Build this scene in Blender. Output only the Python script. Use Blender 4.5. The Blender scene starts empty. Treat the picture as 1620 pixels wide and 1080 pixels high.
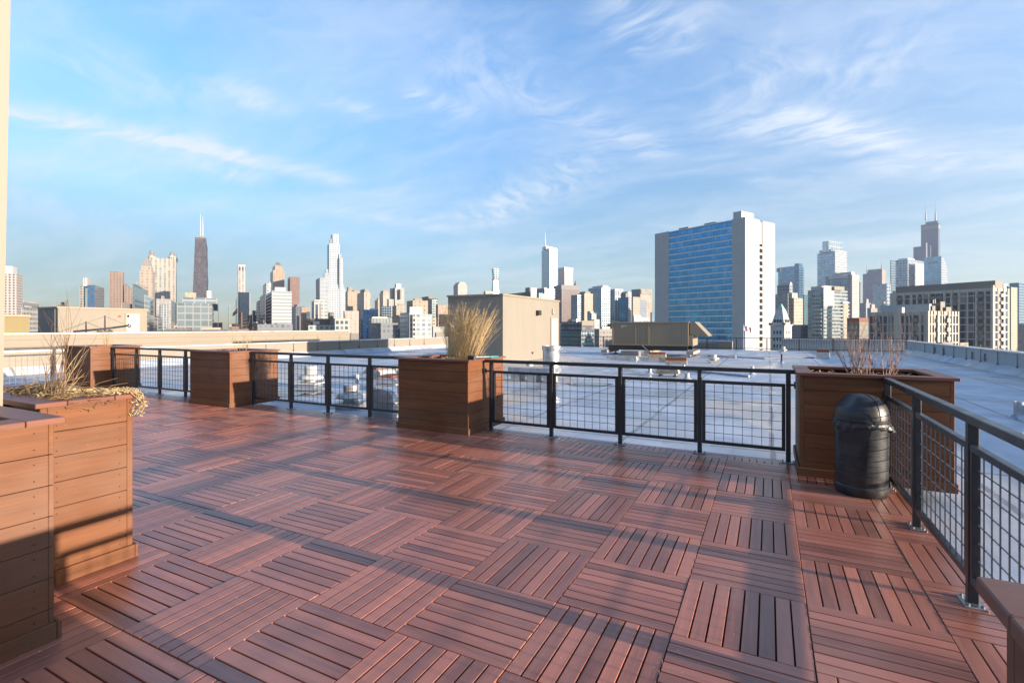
import bpy, math, random
from mathutils import Vector, Matrix
random.seed(7)
R = math.radians
S = bpy.context.scene
COL = S.collection

# ------------------------------------------------------------------ camera numbers
F, HZ, CX, EYE = 796.0, 516.5, 810.0, 1.5
YAW = R(27.055)
CA, SA = math.cos(YAW), math.sin(YAW)

def world(s, d):                      # sideways / forward of the camera -> world XY
    return (CA * s - SA * d, SA * s + CA * d)
def at_depth(px, d):
    return world((px - CX) / F * d, d)
def at_z(px, py, z=0.0):
    d = (EYE - z) * F / (py - HZ)
    return at_depth(px, d)
def on_y(px, Y):
    k = (px - CX) / F
    d = Y / (SA * k + CA)
    return at_depth(px, d)[0]
def on_x(px, X):
    k = (px - CX) / F
    d = X / (CA * k - SA)
    return at_depth(px, d)[1]
def depth_of(x, y):
    return -SA * x + CA * y
def z_of(py, d):
    return EYE - (py - HZ) / F * d

# ------------------------------------------------------------------ mesh builder
class MB:
    def __init__(s):
        s.v = []; s.f = []; s.uvmode = 'auto'; s.fuv = {}
    def add(s, verts, faces):
        o = len(s.v)
        s.v += [tuple(p) for p in verts]
        s.f += [tuple(i + o for i in f) for f in faces]
        return s
    def box(s, x0, x1, y0, y1, z0, z1, taper=None, skip=()):
        a = [(x0,y0,z0),(x1,y0,z0),(x1,y1,z0),(x0,y1,z0)]
        if taper:
            tx0, tx1, ty0, ty1 = taper
        else:
            tx0, tx1, ty0, ty1 = x0, x1, y0, y1
        a += [(tx0,ty0,z1),(tx1,ty0,z1),(tx1,ty1,z1),(tx0,ty1,z1)]
        fs = {'b':(0,3,2,1),'t':(4,5,6,7),'-y':(0,1,5,4),'+x':(1,2,6,5),'+y':(2,3,7,6),'-x':(3,0,4,7)}
        return s.add(a, [q for k, q in fs.items() if k not in skip])
    def cbox(s, c, e, **k):
        return s.box(c[0]-e[0]/2, c[0]+e[0]/2, c[1]-e[1]/2, c[1]+e[1]/2, c[2]-e[2]/2, c[2]+e[2]/2, **k)
    def bbox(s, x0, x1, y0, y1, z0, z1, b=.004):      # box with chamfered top and vertical edges
        def ring(i, z):
            return [(x0+i+b,y0+i,z),(x1-i-b,y0+i,z),(x1-i,y0+i+b,z),(x1-i,y1-i-b,z),(x1-i-b,y1-i,z),(x0+i+b,y1-i,z),(x0+i,y1-i-b,z),(x0+i,y0+i+b,z)]
        v = ring(0,z0)+ring(0,z1-b)+ring(b,z1)
        f = []
        for k in range(2):
            for i in range(8):
                j = (i+1) % 8
                f.append((k*8+i, k*8+j, k*8+8+j, k*8+8+i))
        f.append(tuple(range(16,24))); f.append(tuple(reversed(range(8))))
        return s.add(v, f)
    def lathe(s, prof, n=24, c=(0,0), ang0=0., cap=True):
        v = []; f = []
        for r, z in prof:
            for i in range(n):
                a = ang0 + 2*math.pi*i/n
                v.append((c[0]+r*math.cos(a), c[1]+r*math.sin(a), z))
        for k in range(len(prof)-1):
            for i in range(n):
                j = (i+1) % n
                f.append((k*n+i, k*n+j, (k+1)*n+j, (k+1)*n+i))
        if cap:
            f.append(tuple(reversed(range(n))))
            f.append(tuple(range((len(prof)-1)*n, len(prof)*n)))
        return s.add(v, f)
    def tube(s, pts, rad, n=6, cap=True):
        pts = [Vector(p) for p in pts]
        if not isinstance(rad, (list, tuple)): rad = [rad]*len(pts)
        v = []; f = []
        up = Vector((0,0,1))
        for i, p in enumerate(pts):
            t = (pts[min(i+1,len(pts)-1)] - pts[max(i-1,0)]).normalized()
            ref = up if abs(t.z) < .95 else Vector((1,0,0))
            a = t.cross(ref).normalized(); b = t.cross(a).normalized()
            for k in range(n):
                an = 2*math.pi*k/n
                v.append(tuple(p + (a*math.cos(an) + b*math.sin(an))*rad[i]))
        for i in range(len(pts)-1):
            for k in range(n):
                m = (k+1) % n
                f.append((i*n+k, i*n+m, (i+1)*n+m, (i+1)*n+k))
        if cap and n > 2:
            f.append(tuple(reversed(range(n)))); f.append(tuple(range((len(pts)-1)*n, len(pts)*n)))
        return s.add(v, f)
    def prism(s, poly, z0, z1):      # vertical prism over a CCW polygon
        n = len(poly)
        v = [(x,y,z0) for x,y in poly] + [(x,y,z1) for x,y in poly]
        f = [(i,(i+1)%n,n+(i+1)%n,n+i) for i in range(n)]
        f += [tuple(reversed(range(n))), tuple(range(n,2*n))]
        return s.add(v, f)
    def extrude_xz(s, poly, y0, y1):  # polygon in XZ extruded along Y (poly CCW seen from -Y)
        n = len(poly)
        v = [(x,y0,z) for x,z in poly] + [(x,y1,z) for x,z in poly]
        f = [(i,(i+1)%n,n+(i+1)%n,n+i)[::-1] for i in range(n)]
        f += [tuple(range(n)), tuple(reversed(range(n,2*n)))]
        return s.add(v, f)
    def extrude_yz(s, poly, x0, x1):
        n = len(poly)
        v = [(x0,y,z) for y,z in poly] + [(x1,y,z) for y,z in poly]
        f = [(i,(i+1)%n,n+(i+1)%n,n+i) for i in range(n)]
        f += [tuple(reversed(range(n))), tuple(range(n,2*n))]
        return s.add(v, f)
    def build(s, name, m, parent=None, loc=None, rot=None, smooth=False, uv=True, ms=None):
        me = bpy.data.meshes.new(name)
        me.from_pydata(s.v, [], s.f); me.update()
        if uv:
            ul = me.uv_layers.new(name='UVMap')
            vs = me.vertices
            for p in me.polygons:
                n = p.normal
                if abs(n.z) > .75:
                    for li in p.loop_indices:
                        c = vs[me.loops[li].vertex_index].co; ul.data[li].uv = (c.x, c.y)
                else:
                    t = Vector((-n.y, n.x, 0)).normalized()
                    us = [vs[me.loops[li].vertex_index].co.dot(t) for li in p.loop_indices]
                    u0 = min(us)
                    for li, u in zip(p.loop_indices, us):
                        ul.data[li].uv = (u-u0, vs[me.loops[li].vertex_index].co.z)
        if smooth:
            me.polygons.foreach_set('use_smooth', [True]*len(me.polygons))
            if smooth != True:
                me.set_sharp_from_angle(angle=R(smooth))
        me.materials.append(m)
        if ms:
            for q in ms: me.materials.append(q)
        o = bpy.data.objects.new(name, me); COL.objects.link(o)
        if parent: o.parent = parent
        if loc: o.location = loc
        if rot is not None: o.rotation_euler = (0,0,rot)
        return o

def tag(o, label=None, cat=None, group=None, kind=None):
    if label: o['label'] = label
    if cat: o['category'] = cat
    if group: o['group'] = group
    if kind: o['kind'] = kind
    return o
def thing(name, label, cat, loc=(0,0,0), rot=0., group=None):
    o = bpy.data.objects.new(name, None); COL.objects.link(o)
    o.location = loc; o.rotation_euler = (0,0,rot); o.empty_display_size = .1
    return tag(o, label, cat, group)
def copy_tree(o, parent=None):
    c = o.copy(); COL.objects.link(c)
    if parent: c.parent = parent
    for ch in o.children: copy_tree(ch, c)
    return c

# ------------------------------------------------------------------ node helpers
class NT:
    def __init__(s, tree):
        s.t = tree; s.n = tree.nodes; s.l = tree.links
    def node(s, typ, **k):
        n = s.n.new(typ)
        for a, b in k.items(): setattr(n, a, b)
        return n
    def put(s, sock, v):
        if isinstance(v, bpy.types.NodeSocket): s.l.new(v, sock)
        elif v is not None: sock.default_value = v
    def m(s, op, a, b=None, c=None, clamp=False):
        n = s.node('ShaderNodeMath', operation=op, use_clamp=clamp)
        for i, q in enumerate((a,b,c)):
            if q is not None: s.put(n.inputs[i], q)
        return n.outputs[0]
    def vm(s, op, a, b=None, scale=None):
        n = s.node('ShaderNodeVectorMath', operation=op)
        s.put(n.inputs[0], a)
        if b is not None: s.put(n.inputs[1], b)
        if scale is not None: s.put(n.inputs[3], scale)
        return n.outputs['Value'] if op in ('DOT_PRODUCT','LENGTH','DISTANCE') else n.outputs[0]
    def mix(s, f, a, b, mode='MIX'):
        n = s.node('ShaderNodeMix', data_type='RGBA', blend_type=mode)
        s.put(n.inputs[0], f); s.put(n.inputs[6], col(a)); s.put(n.inputs[7], col(b))
        return n.outputs[2]
    def noise(s, vec, scale, detail=4., rough=.55, dist=0., out=0):
        n = s.node('ShaderNodeTexNoise')
        if vec is not None: s.put(n.inputs['Vector'], vec)
        n.inputs['Scale'].default_value = scale; n.inputs['Detail'].default_value = detail
        n.inputs['Roughness'].default_value = rough; n.inputs['Distortion'].default_value = dist
        return n.outputs[out]
    def ramp(s, f, lo, hi, a=0., b=1.):
        n = s.node('ShaderNodeMapRange', interpolation_type='SMOOTHSTEP')
        s.put(n.inputs[0], f); n.inputs[1].default_value = lo; n.inputs[2].default_value = hi
        n.inputs[3].default_value = a; n.inputs[4].default_value = b
        return n.outputs[0]
    def scale(s, vec, sc, rotz=0.):
        n = s.node('ShaderNodeMapping')
        s.put(n.inputs[0], vec); n.inputs['Scale'].default_value = sc; n.inputs['Rotation'].default_value = (0,0,rotz)
        return n.outputs[0]
    def bump(s, h, strength=.3, dist=.01):
        n = s.node('ShaderNodeBump'); n.inputs['Strength'].default_value = strength; n.inputs['Distance'].default_value = dist
        s.put(n.inputs['Height'], h); return n.outputs[0]
def col(c):
    if isinstance(c, tuple) and len(c) == 3: return c + (1.,)
    return c
def mat(name):
    m = bpy.data.materials.new(name); m.use_nodes = True
    t = NT(m.node_tree); b = m.node_tree.nodes['Principled BSDF']
    return m, t, b
def setb(t, b, base=None, rough=None, metal=None, normal=None, spec=None):
    if base is not None: t.put(b.inputs['Base Color'], col(base))
    if rough is not None: t.put(b.inputs['Roughness'], rough)
    if metal is not None: t.put(b.inputs['Metallic'], metal)
    if normal is not None: t.put(b.inputs['Normal'], normal)
    if spec is not None: t.put(b.inputs['Specular IOR Level'], spec)
def geo(t): return t.node('ShaderNodeNewGeometry')
def opos(t): return t.node('ShaderNodeTexCoord').outputs['Object']
def uvc(t): return t.node('ShaderNodeTexCoord').outputs['UV']

def plain(name, c, rough=.6, metal=0., var=.12, scale=3., bump=0., spec=None):
    m, t, b = mat(name)
    p = geo(t).outputs['Position']
    n = t.noise(p, scale, 5., .6)
    f = t.ramp(n, .3, .7)
    lo = tuple(q*(1-var) for q in c); hi = tuple(min(1., q*(1+var)) for q in c)
    base = t.mix(f, lo, hi)
    nrm = t.bump(t.noise(p, scale*14, 3.), bump, .004) if bump else None
    rr = t.m('ADD', t.m('MULTIPLY', f, .12), rough-.06)
    setb(t, b, base, rr, metal, nrm, spec)
    return m
SUN_E, SKY_S, SKY_SAT, CLOUD, EXPO, HAZE = 5.0, .070, 1.15, 3.9, 1.75, .00009
SKY_CAP, SKY_TINT = 3.4, (1.02, 1.195, 1.44)
WALL_K, GLASS_K = .47, .62
# ------------------------------------------------------------------ materials of the terrace
def m_boards(name, c, var=.28, rough=.42, dust=.25, tile=None):
    """composite decking board: one random shade per board, fine grain along u, dust and scuffs"""
    m, t, b = mat(name)
    g = geo(t); uv = uvc(t); p = g.outputs['Position']; rnd = g.outputs['Random Per Island']
    off = t.node('ShaderNodeCombineXYZ'); t.put(off.inputs[0], t.m('MULTIPLY', rnd, 37.)); t.put(off.inputs[1], t.m('MULTIPLY', rnd, 91.))
    u2 = t.vm('ADD', uv, off.outputs[0])
    grain = t.noise(t.scale(u2, (5., 170., 1.)), 1., 5., .65)
    streak = t.noise(t.scale(u2, (1.6, 26., 1.)), 1., 4., .6)
    wear = t.noise(p, 1.1, 5., .6)
    k = t.m('ADD', t.m('MULTIPLY', t.m('SUBTRACT', rnd, .5), var*1.6), t.m('MULTIPLY', t.m('SUBTRACT', streak, .5), 1.0))
    k = t.m('ADD', k, t.m('MULTIPLY', t.m('SUBTRACT', grain, .5), .8))
    k = t.m('ADD', 1., k)
    base = t.vm('SCALE', (c[0], c[1], c[2]), scale=k)
    if tile:      # batches of tiles: some redder, some greyer
        q = t.vm('DIVIDE', t.vm('SUBTRACT', p, (tile[1], tile[2], 0.)), (tile[0], tile[0], 10.))
        tw = t.node('ShaderNodeTexWhiteNoise', noise_dimensions='2D'); t.put(tw.inputs[0], t.vm('FLOOR', q))
        base = t.mix(t.m('MULTIPLY', tw.outputs[0], .55), base, t.vm('MULTIPLY', base, (.68,.72,.86)))
    hue = t.mix(t.m('MULTIPLY', t.ramp(wear, .42, .7), .45), base, tuple(q*f for q, f in zip(c, (1.05, 1.25, 1.4))))
    spk = t.noise(p, 55., 2., .5)
    spk2 = t.noise(p, 1.7, 2., .5)
    d = t.m('MULTIPLY', t.ramp(spk, .67, .75), t.ramp(spk2, .48, .62))
    base = t.mix(t.m('MULTIPLY', d, dust), hue, (.55,.5,.47))
    haze = t.ramp(t.noise(p, .55, 4., .6), .45, .75)
    base = t.mix(t.m('MULTIPLY', haze, .16), base, (.36,.30,.28))
    rr = t.m('ADD', t.m('MULTIPLY', wear, .26), rough-.1)
    h = t.m('ADD', t.m('MULTIPLY', grain, .7), t.m('MULTIPLY', streak, .3))
    setb(t, b, base, rr, 0., t.bump(h, .35, .0025), (.75 if tile else .28))
    return m
M = {}
M['deck'] = m_boards('deck boards', (.335,.113,.066), .50, .32, .6, (.606, .182, 4.371))
M['clad'] = m_boards('planter boards', (.126,.0455,.0155), .14, .6, .05)
M['lip'] = m_boards('planter lip', (.14,.052,.032), .12, .45, .08)
M['under'] = plain('dark under deck', (.012,.011,.011), .8)
M['black'] = plain('black painted steel', (.022,.022,.024), .36, 0., .2, 9., .05)
M['wire'] = plain('black steel wire', (.11,.11,.115), .4, 0., .2, 9.)
M['plate'] = plain('galvanised plate', (.32,.31,.30), .38, .8, .3, 30.)
M['galv'] = plain('galvanised sheet', (.42,.42,.42), .36, .75, .22, 5., .08)
M['white_metal'] = plain('white painted metal', (.38,.375,.36), .45, 0., .14, 4.)
M['blue_metal'] = plain('dull aluminium sheet', (.42,.44,.47), .35, .7, .25, 4.)
M['rust'] = plain('rusty steel', (.17,.052,.028), .8, 0., .5, 14., .2)
M['timber'] = plain('weathered timber', (.30,.25,.20), .8, 0., .3, 9., .2)
M['rubber'] = plain('black rubber', (.02,.02,.021), .6)
M['soil'] = plain('dark soil', (.045,.028,.018), .95, 0., .6, 30., .8)
M['litter'] = plain('dry leaves', (.34,.19,.075), .85, 0., .5, 25.)
M['straw'] = plain('dry straw', (.33,.215,.09), .75, 0., .35, 12.)
M['plume'] = plain('golden dry grass', (.46,.325,.15), .75, 0., .5, 60.)
M['vine'] = plain('dried pale vine', (.34,.255,.13), .8, 0., .35, 20.)
M['twig'] = plain('brown bare twig', (.12,.065,.036), .7, 0., .4, 12.)
M['twig_red'] = plain('pinkish bare twig', (.24,.145,.115), .6, 0., .35, 12.)
M['teal'] = plain('teal plastic grip', (.03,.22,.21), .45)
M['cream_post'] = plain('cream painted post', (.215,.185,.145), .6, 0., .06, 2.)
M['red'] = plain('red signal paint', (.5,.06,.04), .5)
M['cone'] = plain('dark blue vent paint', (.03,.05,.11), .5)

def m_bin():
    m, t, b = mat('black moulded plastic')
    p = geo(t).outputs['Position']
    n = t.noise(p, 260., 2., .5); w = t.noise(p, 7., 4., .6)
    base = t.mix(t.ramp(w, .35, .75), (.013,.013,.014), (.035,.034,.033))
    setb(t, b, base, t.m('ADD', t.m('MULTIPLY', w, .2), .28), 0., t.bump(n, .25, .002))
    return m
M['bin'] = m_bin()
M['bag'] = plain('black bin liner', (.02,.02,.022), .42, 0., .2, 20., .4)

def m_render(name, c, panel=None, streak=.12):
    """rendered / metal-clad wall with rain streaks; panel = width of vertical panel joints"""
    m, t, b = mat(name)
    p = geo(t).outputs['Position']; uv = uvc(t)
    st = t.noise(t.scale(uv, (3.2, .16, 1.)), 1., 5., .6)
    bl = t.noise(p, .5, 5., .6)
    fine = t.noise(p, 9., 4., .6)
    k = t.m('ADD', t.m('MULTIPLY', t.m('SUBTRACT', st, .5), streak*2), t.m('MULTIPLY', t.m('SUBTRACT', bl, .5), .22))
    k = t.m('ADD', k, t.m('MULTIPLY', t.m('SUBTRACT', fine, .5), .08))
    base = t.vm('SCALE', c, scale=t.m('ADD', 1., k))
    nrm = t.bump(fine, .1, .01)
    if panel:
        sx = t.node('ShaderNodeSeparateXYZ'); t.put(sx.inputs[0], uv)
        if panel[0]:
            q = t.m('FRACT', t.m('DIVIDE', sx.outputs[0], panel[0])); e = t.m('LESS_THAN', q, .03/panel[0])
        else: e = 0.
        if panel[1]:
            q2 = t.m('FRACT', t.m('DIVIDE', sx.outputs[1], panel[1])); e2 = t.m('LESS_THAN', q2, .03/panel[1])
            e = t.m('MAXIMUM', e, e2)
        base = t.mix(t.m('MULTIPLY', e, .35), base, tuple(q*.4 for q in c))
    setb(t, b, base, .75, 0., nrm)
    return m
M['cream'] = m_render('cream render', (.195,.175,.142))
M['cream_panel'] = m_render('cream metal panels', (.21,.182,.142), (0, .30), .05)
M['cream_joint'] = m_render('cream parapet panels', (.20,.176,.142), (2.2, 0), .1)
M['grey_render'] = m_render('pale grey parapet', (.33,.345,.35), (2.4, 0), .14)
M['coping'] = plain('metal coping', (.55,.52,.47), .4, .5, .15, 3.)
M['ahu'] = m_render('beige unit casing', (.21,.175,.125), (1.9, 0), .05)
M['ahu_trim'] = plain('beige casing trim', (.25,.20,.14), .5, 0., .1, 3.)
M['dark_grey'] = m_render('dark grey cladding', (.16,.155,.15), (.5, 0), .1)
M['olive'] = m_render('olive cladding', (.17,.135,.06), (0, 0), .08)
M['door'] = plain('pale grey door', (.50,.48,.46), .5, 0., .08, 2.)

def m_roof():
    m, t, b = mat('roof membrane')
    g = geo(t); p = g.outputs['Position']
    sx = t.node('ShaderNodeSeparateXYZ'); t.put(sx.inputs[0], p)
    big = t.noise(p, .16, 5., .6); mid = t.noise(p, .8, 6., .62); fine = t.noise(p, 6., 5., .65)
    stx = t.noise(t.scale(p, (.9, .12, 1.)), 1., 5., .65)
    base = t.mix(t.ramp(mid, .3, .72), (.26,.32,.405), (.455,.50,.575))
    base = t.mix(t.m('MULTIPLY', t.ramp(big, .46, .60), .75), base, (.50,.43,.35))  # warm cream bands painted by noise in place of sunlit streaks
    base = t.mix(t.m('MULTIPLY', t.ramp(stx, .50, .68), .5), base, (.22,.21,.21))
    # lapped seams of the sheets
    warp = t.m('MULTIPLY', t.m('SUBTRACT', mid, .5), .10)
    fx = t.m('FRACT', t.m('DIVIDE', t.m('ADD', sx.outputs[0], warp), 1.9))
    e = t.m('LESS_THAN', fx, .035)
    fy = t.m('FRACT', t.m('DIVIDE', t.m('ADD', sx.outputs[1], warp), 7.3)); e2 = t.m('LESS_THAN', fy, .010)
    e = t.m('MAXIMUM', e, e2)
    e = t.m('MULTIPLY', e, t.ramp(fine, .25, .5))
    base = t.mix(t.m('MULTIPLY', e, .75), base, (.12,.12,.13))
    spot = t.ramp(t.noise(p, 2.3, 4., .6), .62, .72)
    base = t.mix(t.m('MULTIPLY', spot, .5), base, (.16,.145,.14))
    wet = t.ramp(t.noise(p, .33, 4., .55, .6), .53, .60)
    base = t.mix(t.m('MULTIPLY', wet, .5), base, (.22,.22,.24))
    rough = t.m('SUBTRACT', .55, t.m('MULTIPLY', wet, .34))
    h = t.m('ADD', t.m('MULTIPLY', fx, .25), t.m('ADD', t.m('MULTIPLY', mid, .8), t.m('MULTIPLY', fine, .15)))
    setb(t, b, base, rough, 0., t.bump(h, .35, .05))
    return m
M['roof'] = m_roof()
def m_puddle():
    m, t, b = mat('rain water puddle')
    p = geo(t).outputs['Position']
    setb(t, b, (.04,.06,.09), .03, 0., t.bump(t.noise(p, 5., 2.), .03, .01))
    return m
M['puddle'] = m_puddle()
M['ground'] = plain('city ground', (.13,.125,.12), .9, 0., .4, .02)

# ------------------------------------------------------------------ facades (UV in metres)
def facade(name, wall, glass, cw=3., ch=3.6, fw=.6, fh=.6, rough=.12, metal=.0, vary=.5, wall_rough=.7, col2=None, colw=None, stripe=None):
    """wall with a grid of windows; each window has its own shade (blinds, dark rooms, reflections)"""
    wall = tuple(q*WALL_K for q in wall)
    if max(glass) > .3: glass = tuple(q*GLASS_K for q in glass)
    m, t, b = mat(name)
    uv = uvc(t); g = geo(t); p = g.outputs['Position']
    sx = t.node('ShaderNodeSeparateXYZ'); t.put(sx.inputs[0], uv)
    U = t.m('DIVIDE', sx.outputs[0], cw); V = t.m('DIVIDE', sx.outputs[1], ch)
    fu = t.m('FRACT', U); fv = t.m('FRACT', V)
    wu = t.m('LESS_THAN', t.m('ABSOLUTE', t.m('SUBTRACT', fu, .5)), fw/2)
    wv = t.m('LESS_THAN', t.m('ABSOLUTE', t.m('SUBTRACT', fv, .5)), fh/2)
    w = t.m('MULTIPLY', wu, wv)
    # no windows on flat roofs
    nz = t.node('ShaderNodeSeparateXYZ'); t.put(nz.inputs[0], g.outputs['True Normal'])
    w = t.m('MULTIPLY', w, t.m('LESS_THAN', t.m('ABSOLUTE', nz.outputs[2]), .5))
    cell = t.node('ShaderNodeCombineXYZ'); t.put(cell.inputs[0], t.m('FLOOR', U)); t.put(cell.inputs[1], t.m('FLOOR', V))
    wn = t.node('ShaderNodeTexWhiteNoise', noise_dimensions='3D'); t.put(wn.inputs[0], cell.outputs[0])
    r = wn.outputs[0]
    gcol = t.vm('SCALE', glass, scale=t.m('ADD', 1.-vary*.6, t.m('MULTIPLY', r, vary*1.2)))
    blind = t.m('MULTIPLY', t.m('GREATER_THAN', r, .86), .5*vary)
    gcol = t.mix(blind, gcol, tuple(min(1., q*.8+.08) for q in wall))
    bl = t.noise(p, .03, 4., .6)
    wc = t.vm('SCALE', wall, scale=t.m('ADD', .88, t.m('MULTIPLY', bl, .24)))
    if stripe:      # (width, colour, fraction) vertical stripes of another wall colour
        q = t.m('LESS_THAN', t.m('FRACT', t.m('DIVIDE', sx.outputs[0], stripe[0])), stripe[2])
        wc = t.mix(q, wc, stripe[1])
    base = t.mix(w, wc, gcol)
    rg = t.mix(w, (wall_rough,)*3, (rough,)*3)
    setb(t, b, base, rg, t.m('MULTIPLY', w, metal))
    return m
# ------------------------------------------------------------------ deck of parquet tiles
T, LX, LY = .606, .182, 4.371
DX0, DX1, DY0, DY1 = -17.2, 1.09, -2.6, 6.43
def build_deck():
    b = MB(); swap = []
    n = 8; gap = .0080; tg = .005
    w = (T - tg) / n
    i0 = math.floor((DX0-LX)/T); i1 = math.ceil((DX1-LX)/T)
    j0 = math.floor((DY0-LY)/T); j1 = math.ceil((DY1-LY)/T)
    for i in range(i0, i1):
        for j in range(j0, j1):
            ox, oy = LX+i*T+tg/2, LY+j*T+tg/2
            L = T - tg
            dz = random.uniform(-.0022, .0012)
            tx, ty = random.uniform(-.0035,.0035), random.uniform(-.0035,.0035)
            for k in range(n):
                a0, a1 = k*w + (gap/2 if k else 0), (k+1)*w - (gap/2 if k < n-1 else 0)
                if (i+j) % 2 == 0: r = [ox+a0, ox+a1, oy, oy+L]
                else: r = [ox, ox+L, oy+a0, oy+a1]
                r[0] = max(r[0], DX0); r[1] = min(r[1], DX1); r[2] = max(r[2], DY0); r[3] = min(r[3], DY1)
                if r[1]-r[0] < .02 or r[3]-r[2] < .02: continue
                zz = dz + random.uniform(-.0007, .0007)
                v0 = len(b.v); f0 = len(b.f)
                b.bbox(r[0], r[1], r[2], r[3], -.024, 0., .0018)
                b.v[v0:] = [(x, y, z + zz + (x-ox-L/2)*tx + (y-oy-L/2)*ty) for x, y, z in b.v[v0:]]
                if (i+j) % 2 == 0: swap.append((f0, len(b.f)))
    o = b.build('deck', M['deck'])
    ul = o.data.uv_layers[0].data
    for f0, f1 in swap:
        for fi in range(f0, f1):
            p = o.data.polygons[fi]
            if abs(p.normal.z) > .75:
                for li in p.loop_indices:
                    u, v = ul[li].uv; ul[li].uv = (v, u)
    tag(o, kind='structure')
    u = MB()
    u.box(DX0+.02, DX1-.03, DY0+.02, DY1-.03, -.13, -.029)
    tag(u.build('deck_base', M['under']), kind='structure')
build_deck()

# ------------------------------------------------------------------ planters
def planter(label, x0, x1, y0, y1, H, z0=0., soil=.09, group='timber planters along the terrace', litter=260, trim=.034):
    t = thing('planter', label, 'planter', (x0, y0, z0), 0., group)
    W, D = x1-x0, y1-y0
    c = MB()
    c.box(.022, W-.022, .022, D-.022, .0, H-soil-.03)
    # hollow core above soil
    for (a0,a1,b0,b1) in ((.022,.05,.022,D-.022),(W-.05,W-.022,.022,D-.022),(.05,W-.05,.022,.05),(.05,W-.05,D-.05,D-.022)):
        c.box(a0,a1,b0,b1,H-soil-.03,H-.03)
    c.build('inner_box', M['under'], t)
    cl = MB(); n = 7; ch = (H-.03)/n; g = .004
    for k in range(n):
        za, zb = k*ch + (g if k else 0), (k+1)*ch
        cl.bbox(trim, W-trim, .0, .021, za, zb, .0025)
        cl.bbox(trim, W-trim, D-.021, D, za, zb, .0025)
        cl.bbox(0, .021, max(trim, .0215), D-max(trim, .0215), za, zb, .0025)
        cl.bbox(W-.021, W, max(trim, .0215), D-max(trim, .0215), za, zb, .0025)
    n_boards = len(cl.f)
    for cx, cy in ((0,0),(1,0),(0,1),(1,1)) if trim > .02 else ():
        q = MB()
        xa = .0 if cx == 0 else W-.0335; ya = .0 if cy == 0 else D-.0335
        q.bbox(xa, xa+.0335, ya, ya+.0335, 0, H-.031, .003)
        q.build('corner_trim', M['clad'], t)
    sc = cl
    for k in range(n):
        for xx in (.075, W-.075):
            for dz in (.035, ch-.035):
                for yy, s in ((-.0008, 1), (D+.0008, 1)):
                    sc.cbox((xx, yy, k*ch+dz), (.0055, .003, .0055))
        for yy in (.075, D-.075):
            for dz in (.035, ch-.035):
                for xx in (-.0008, W+.0008):
                    sc.cbox((xx, yy, k*ch+dz), (.003, .0055, .0055))
    co = cl.build('cladding', M['clad'], t, ms=[M['soil']])
    co.data.polygons.foreach_set('material_index', [0]*n_boards+[1]*(len(cl.f)-n_boards))
    li = MB(); ov = .032; wd = .145; th = .028
    li.bbox(-ov, W+ov, -ov, wd-ov, H-th, H, .003)
    li.bbox(-ov, W+ov, D+ov-wd, D+ov, H-th, H, .003)
    li.bbox(-ov, wd-ov, wd-ov+.003, D+ov-wd-.003, H-th, H, .003)
    li.bbox(W+ov-wd, W+ov, wd-ov+.003, D+ov-wd-.003, H-th, H, .003)
    li.build('lip', M['lip'], t)
    bm = MB(); o = .022; bh = .085
    bm.bbox(-o, W+o, -o, -.004, .002, bh, .004); bm.bbox(-o, W+o, D+.004, D+o, .002, bh, .004)
    bm.bbox(-o, -.004, -.003, D+.003, .002, bh, .004); bm.bbox(W+.004, W+o, -.003, D+.003, .002, bh, .004)
    bm.build('base_moulding', M['clad'], t)
    so = MB(); nx = 22; ny = 18; v = []
    rs = random.Random(int(x0*100))
    for j in range(ny+1):
        for i in range(nx+1):
            v.append((.05+(W-.1)*i/nx, .05+(D-.1)*j/ny, H-soil+rs.uniform(-.018,.018)))
    so.add(v, [(j*(nx+1)+i, j*(nx+1)+i+1, (j+1)*(nx+1)+i+1, (j+1)*(nx+1)+i) for j in range(ny) for i in range(nx)])
    so.build('soil', M['soil'], t, smooth=True)
    if litter:
        lm = MB()
        for _ in range(litter):
            p = Vector((rs.uniform(.12, W-.12), rs.uniform(.12, D-.12), H-soil+rs.uniform(.0, .05)))
            a = rs.uniform(0, 6.28); s = rs.uniform(.012, .034)
            e1 = Vector((math.cos(a), math.sin(a), rs.uniform(-.6,.6)))*s; e2 = Vector((-math.sin(a), math.cos(a), rs.uniform(-.6,.6)))*s*.45
            lm.add([p-e1, p+e2, p+e1+Vector((0,0,s*.4)), p-e2], [(0,1,2,3)])
        o = lm.build('leaf_litter', M['litter'], t); o['kind'] = 'stuff'
    return t
H = 1.038
PY0, PY1 = 5.92, 6.95
PW = 1.23
planter('brown timber planter holding the tall golden grass', -3.705-PW, -3.705, PY0, PY1, H)
planter('brown timber planter with one small bare shrub, between two black mesh railings', -8.89-PW, -8.89, PY0, PY1, H)
planter('brown timber planter at the far end corner of the deck, below the pale wall', -13.95-PW, -13.95, PY0, PY1, H)
planter('brown timber planter behind the black bin, with bare pinkish shrubs', .28, 1.49, 5.845, 6.90, H, litter=520)
planter('brown planter cropped by the frame edge, at the near end of the side railing', .375, 1.55, .0, 1.195, H)
planter('tan timber planter with dry straw and trailing pale vine over its lip', -4.95, -3.70, 1.33, 1.80, 1.065, litter=160)
planter('tan timber planter nearest the camera, standing in front of the straw planter', -4.30, -3.065, -.15, 1.155, 1.065, trim=.0)

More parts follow.
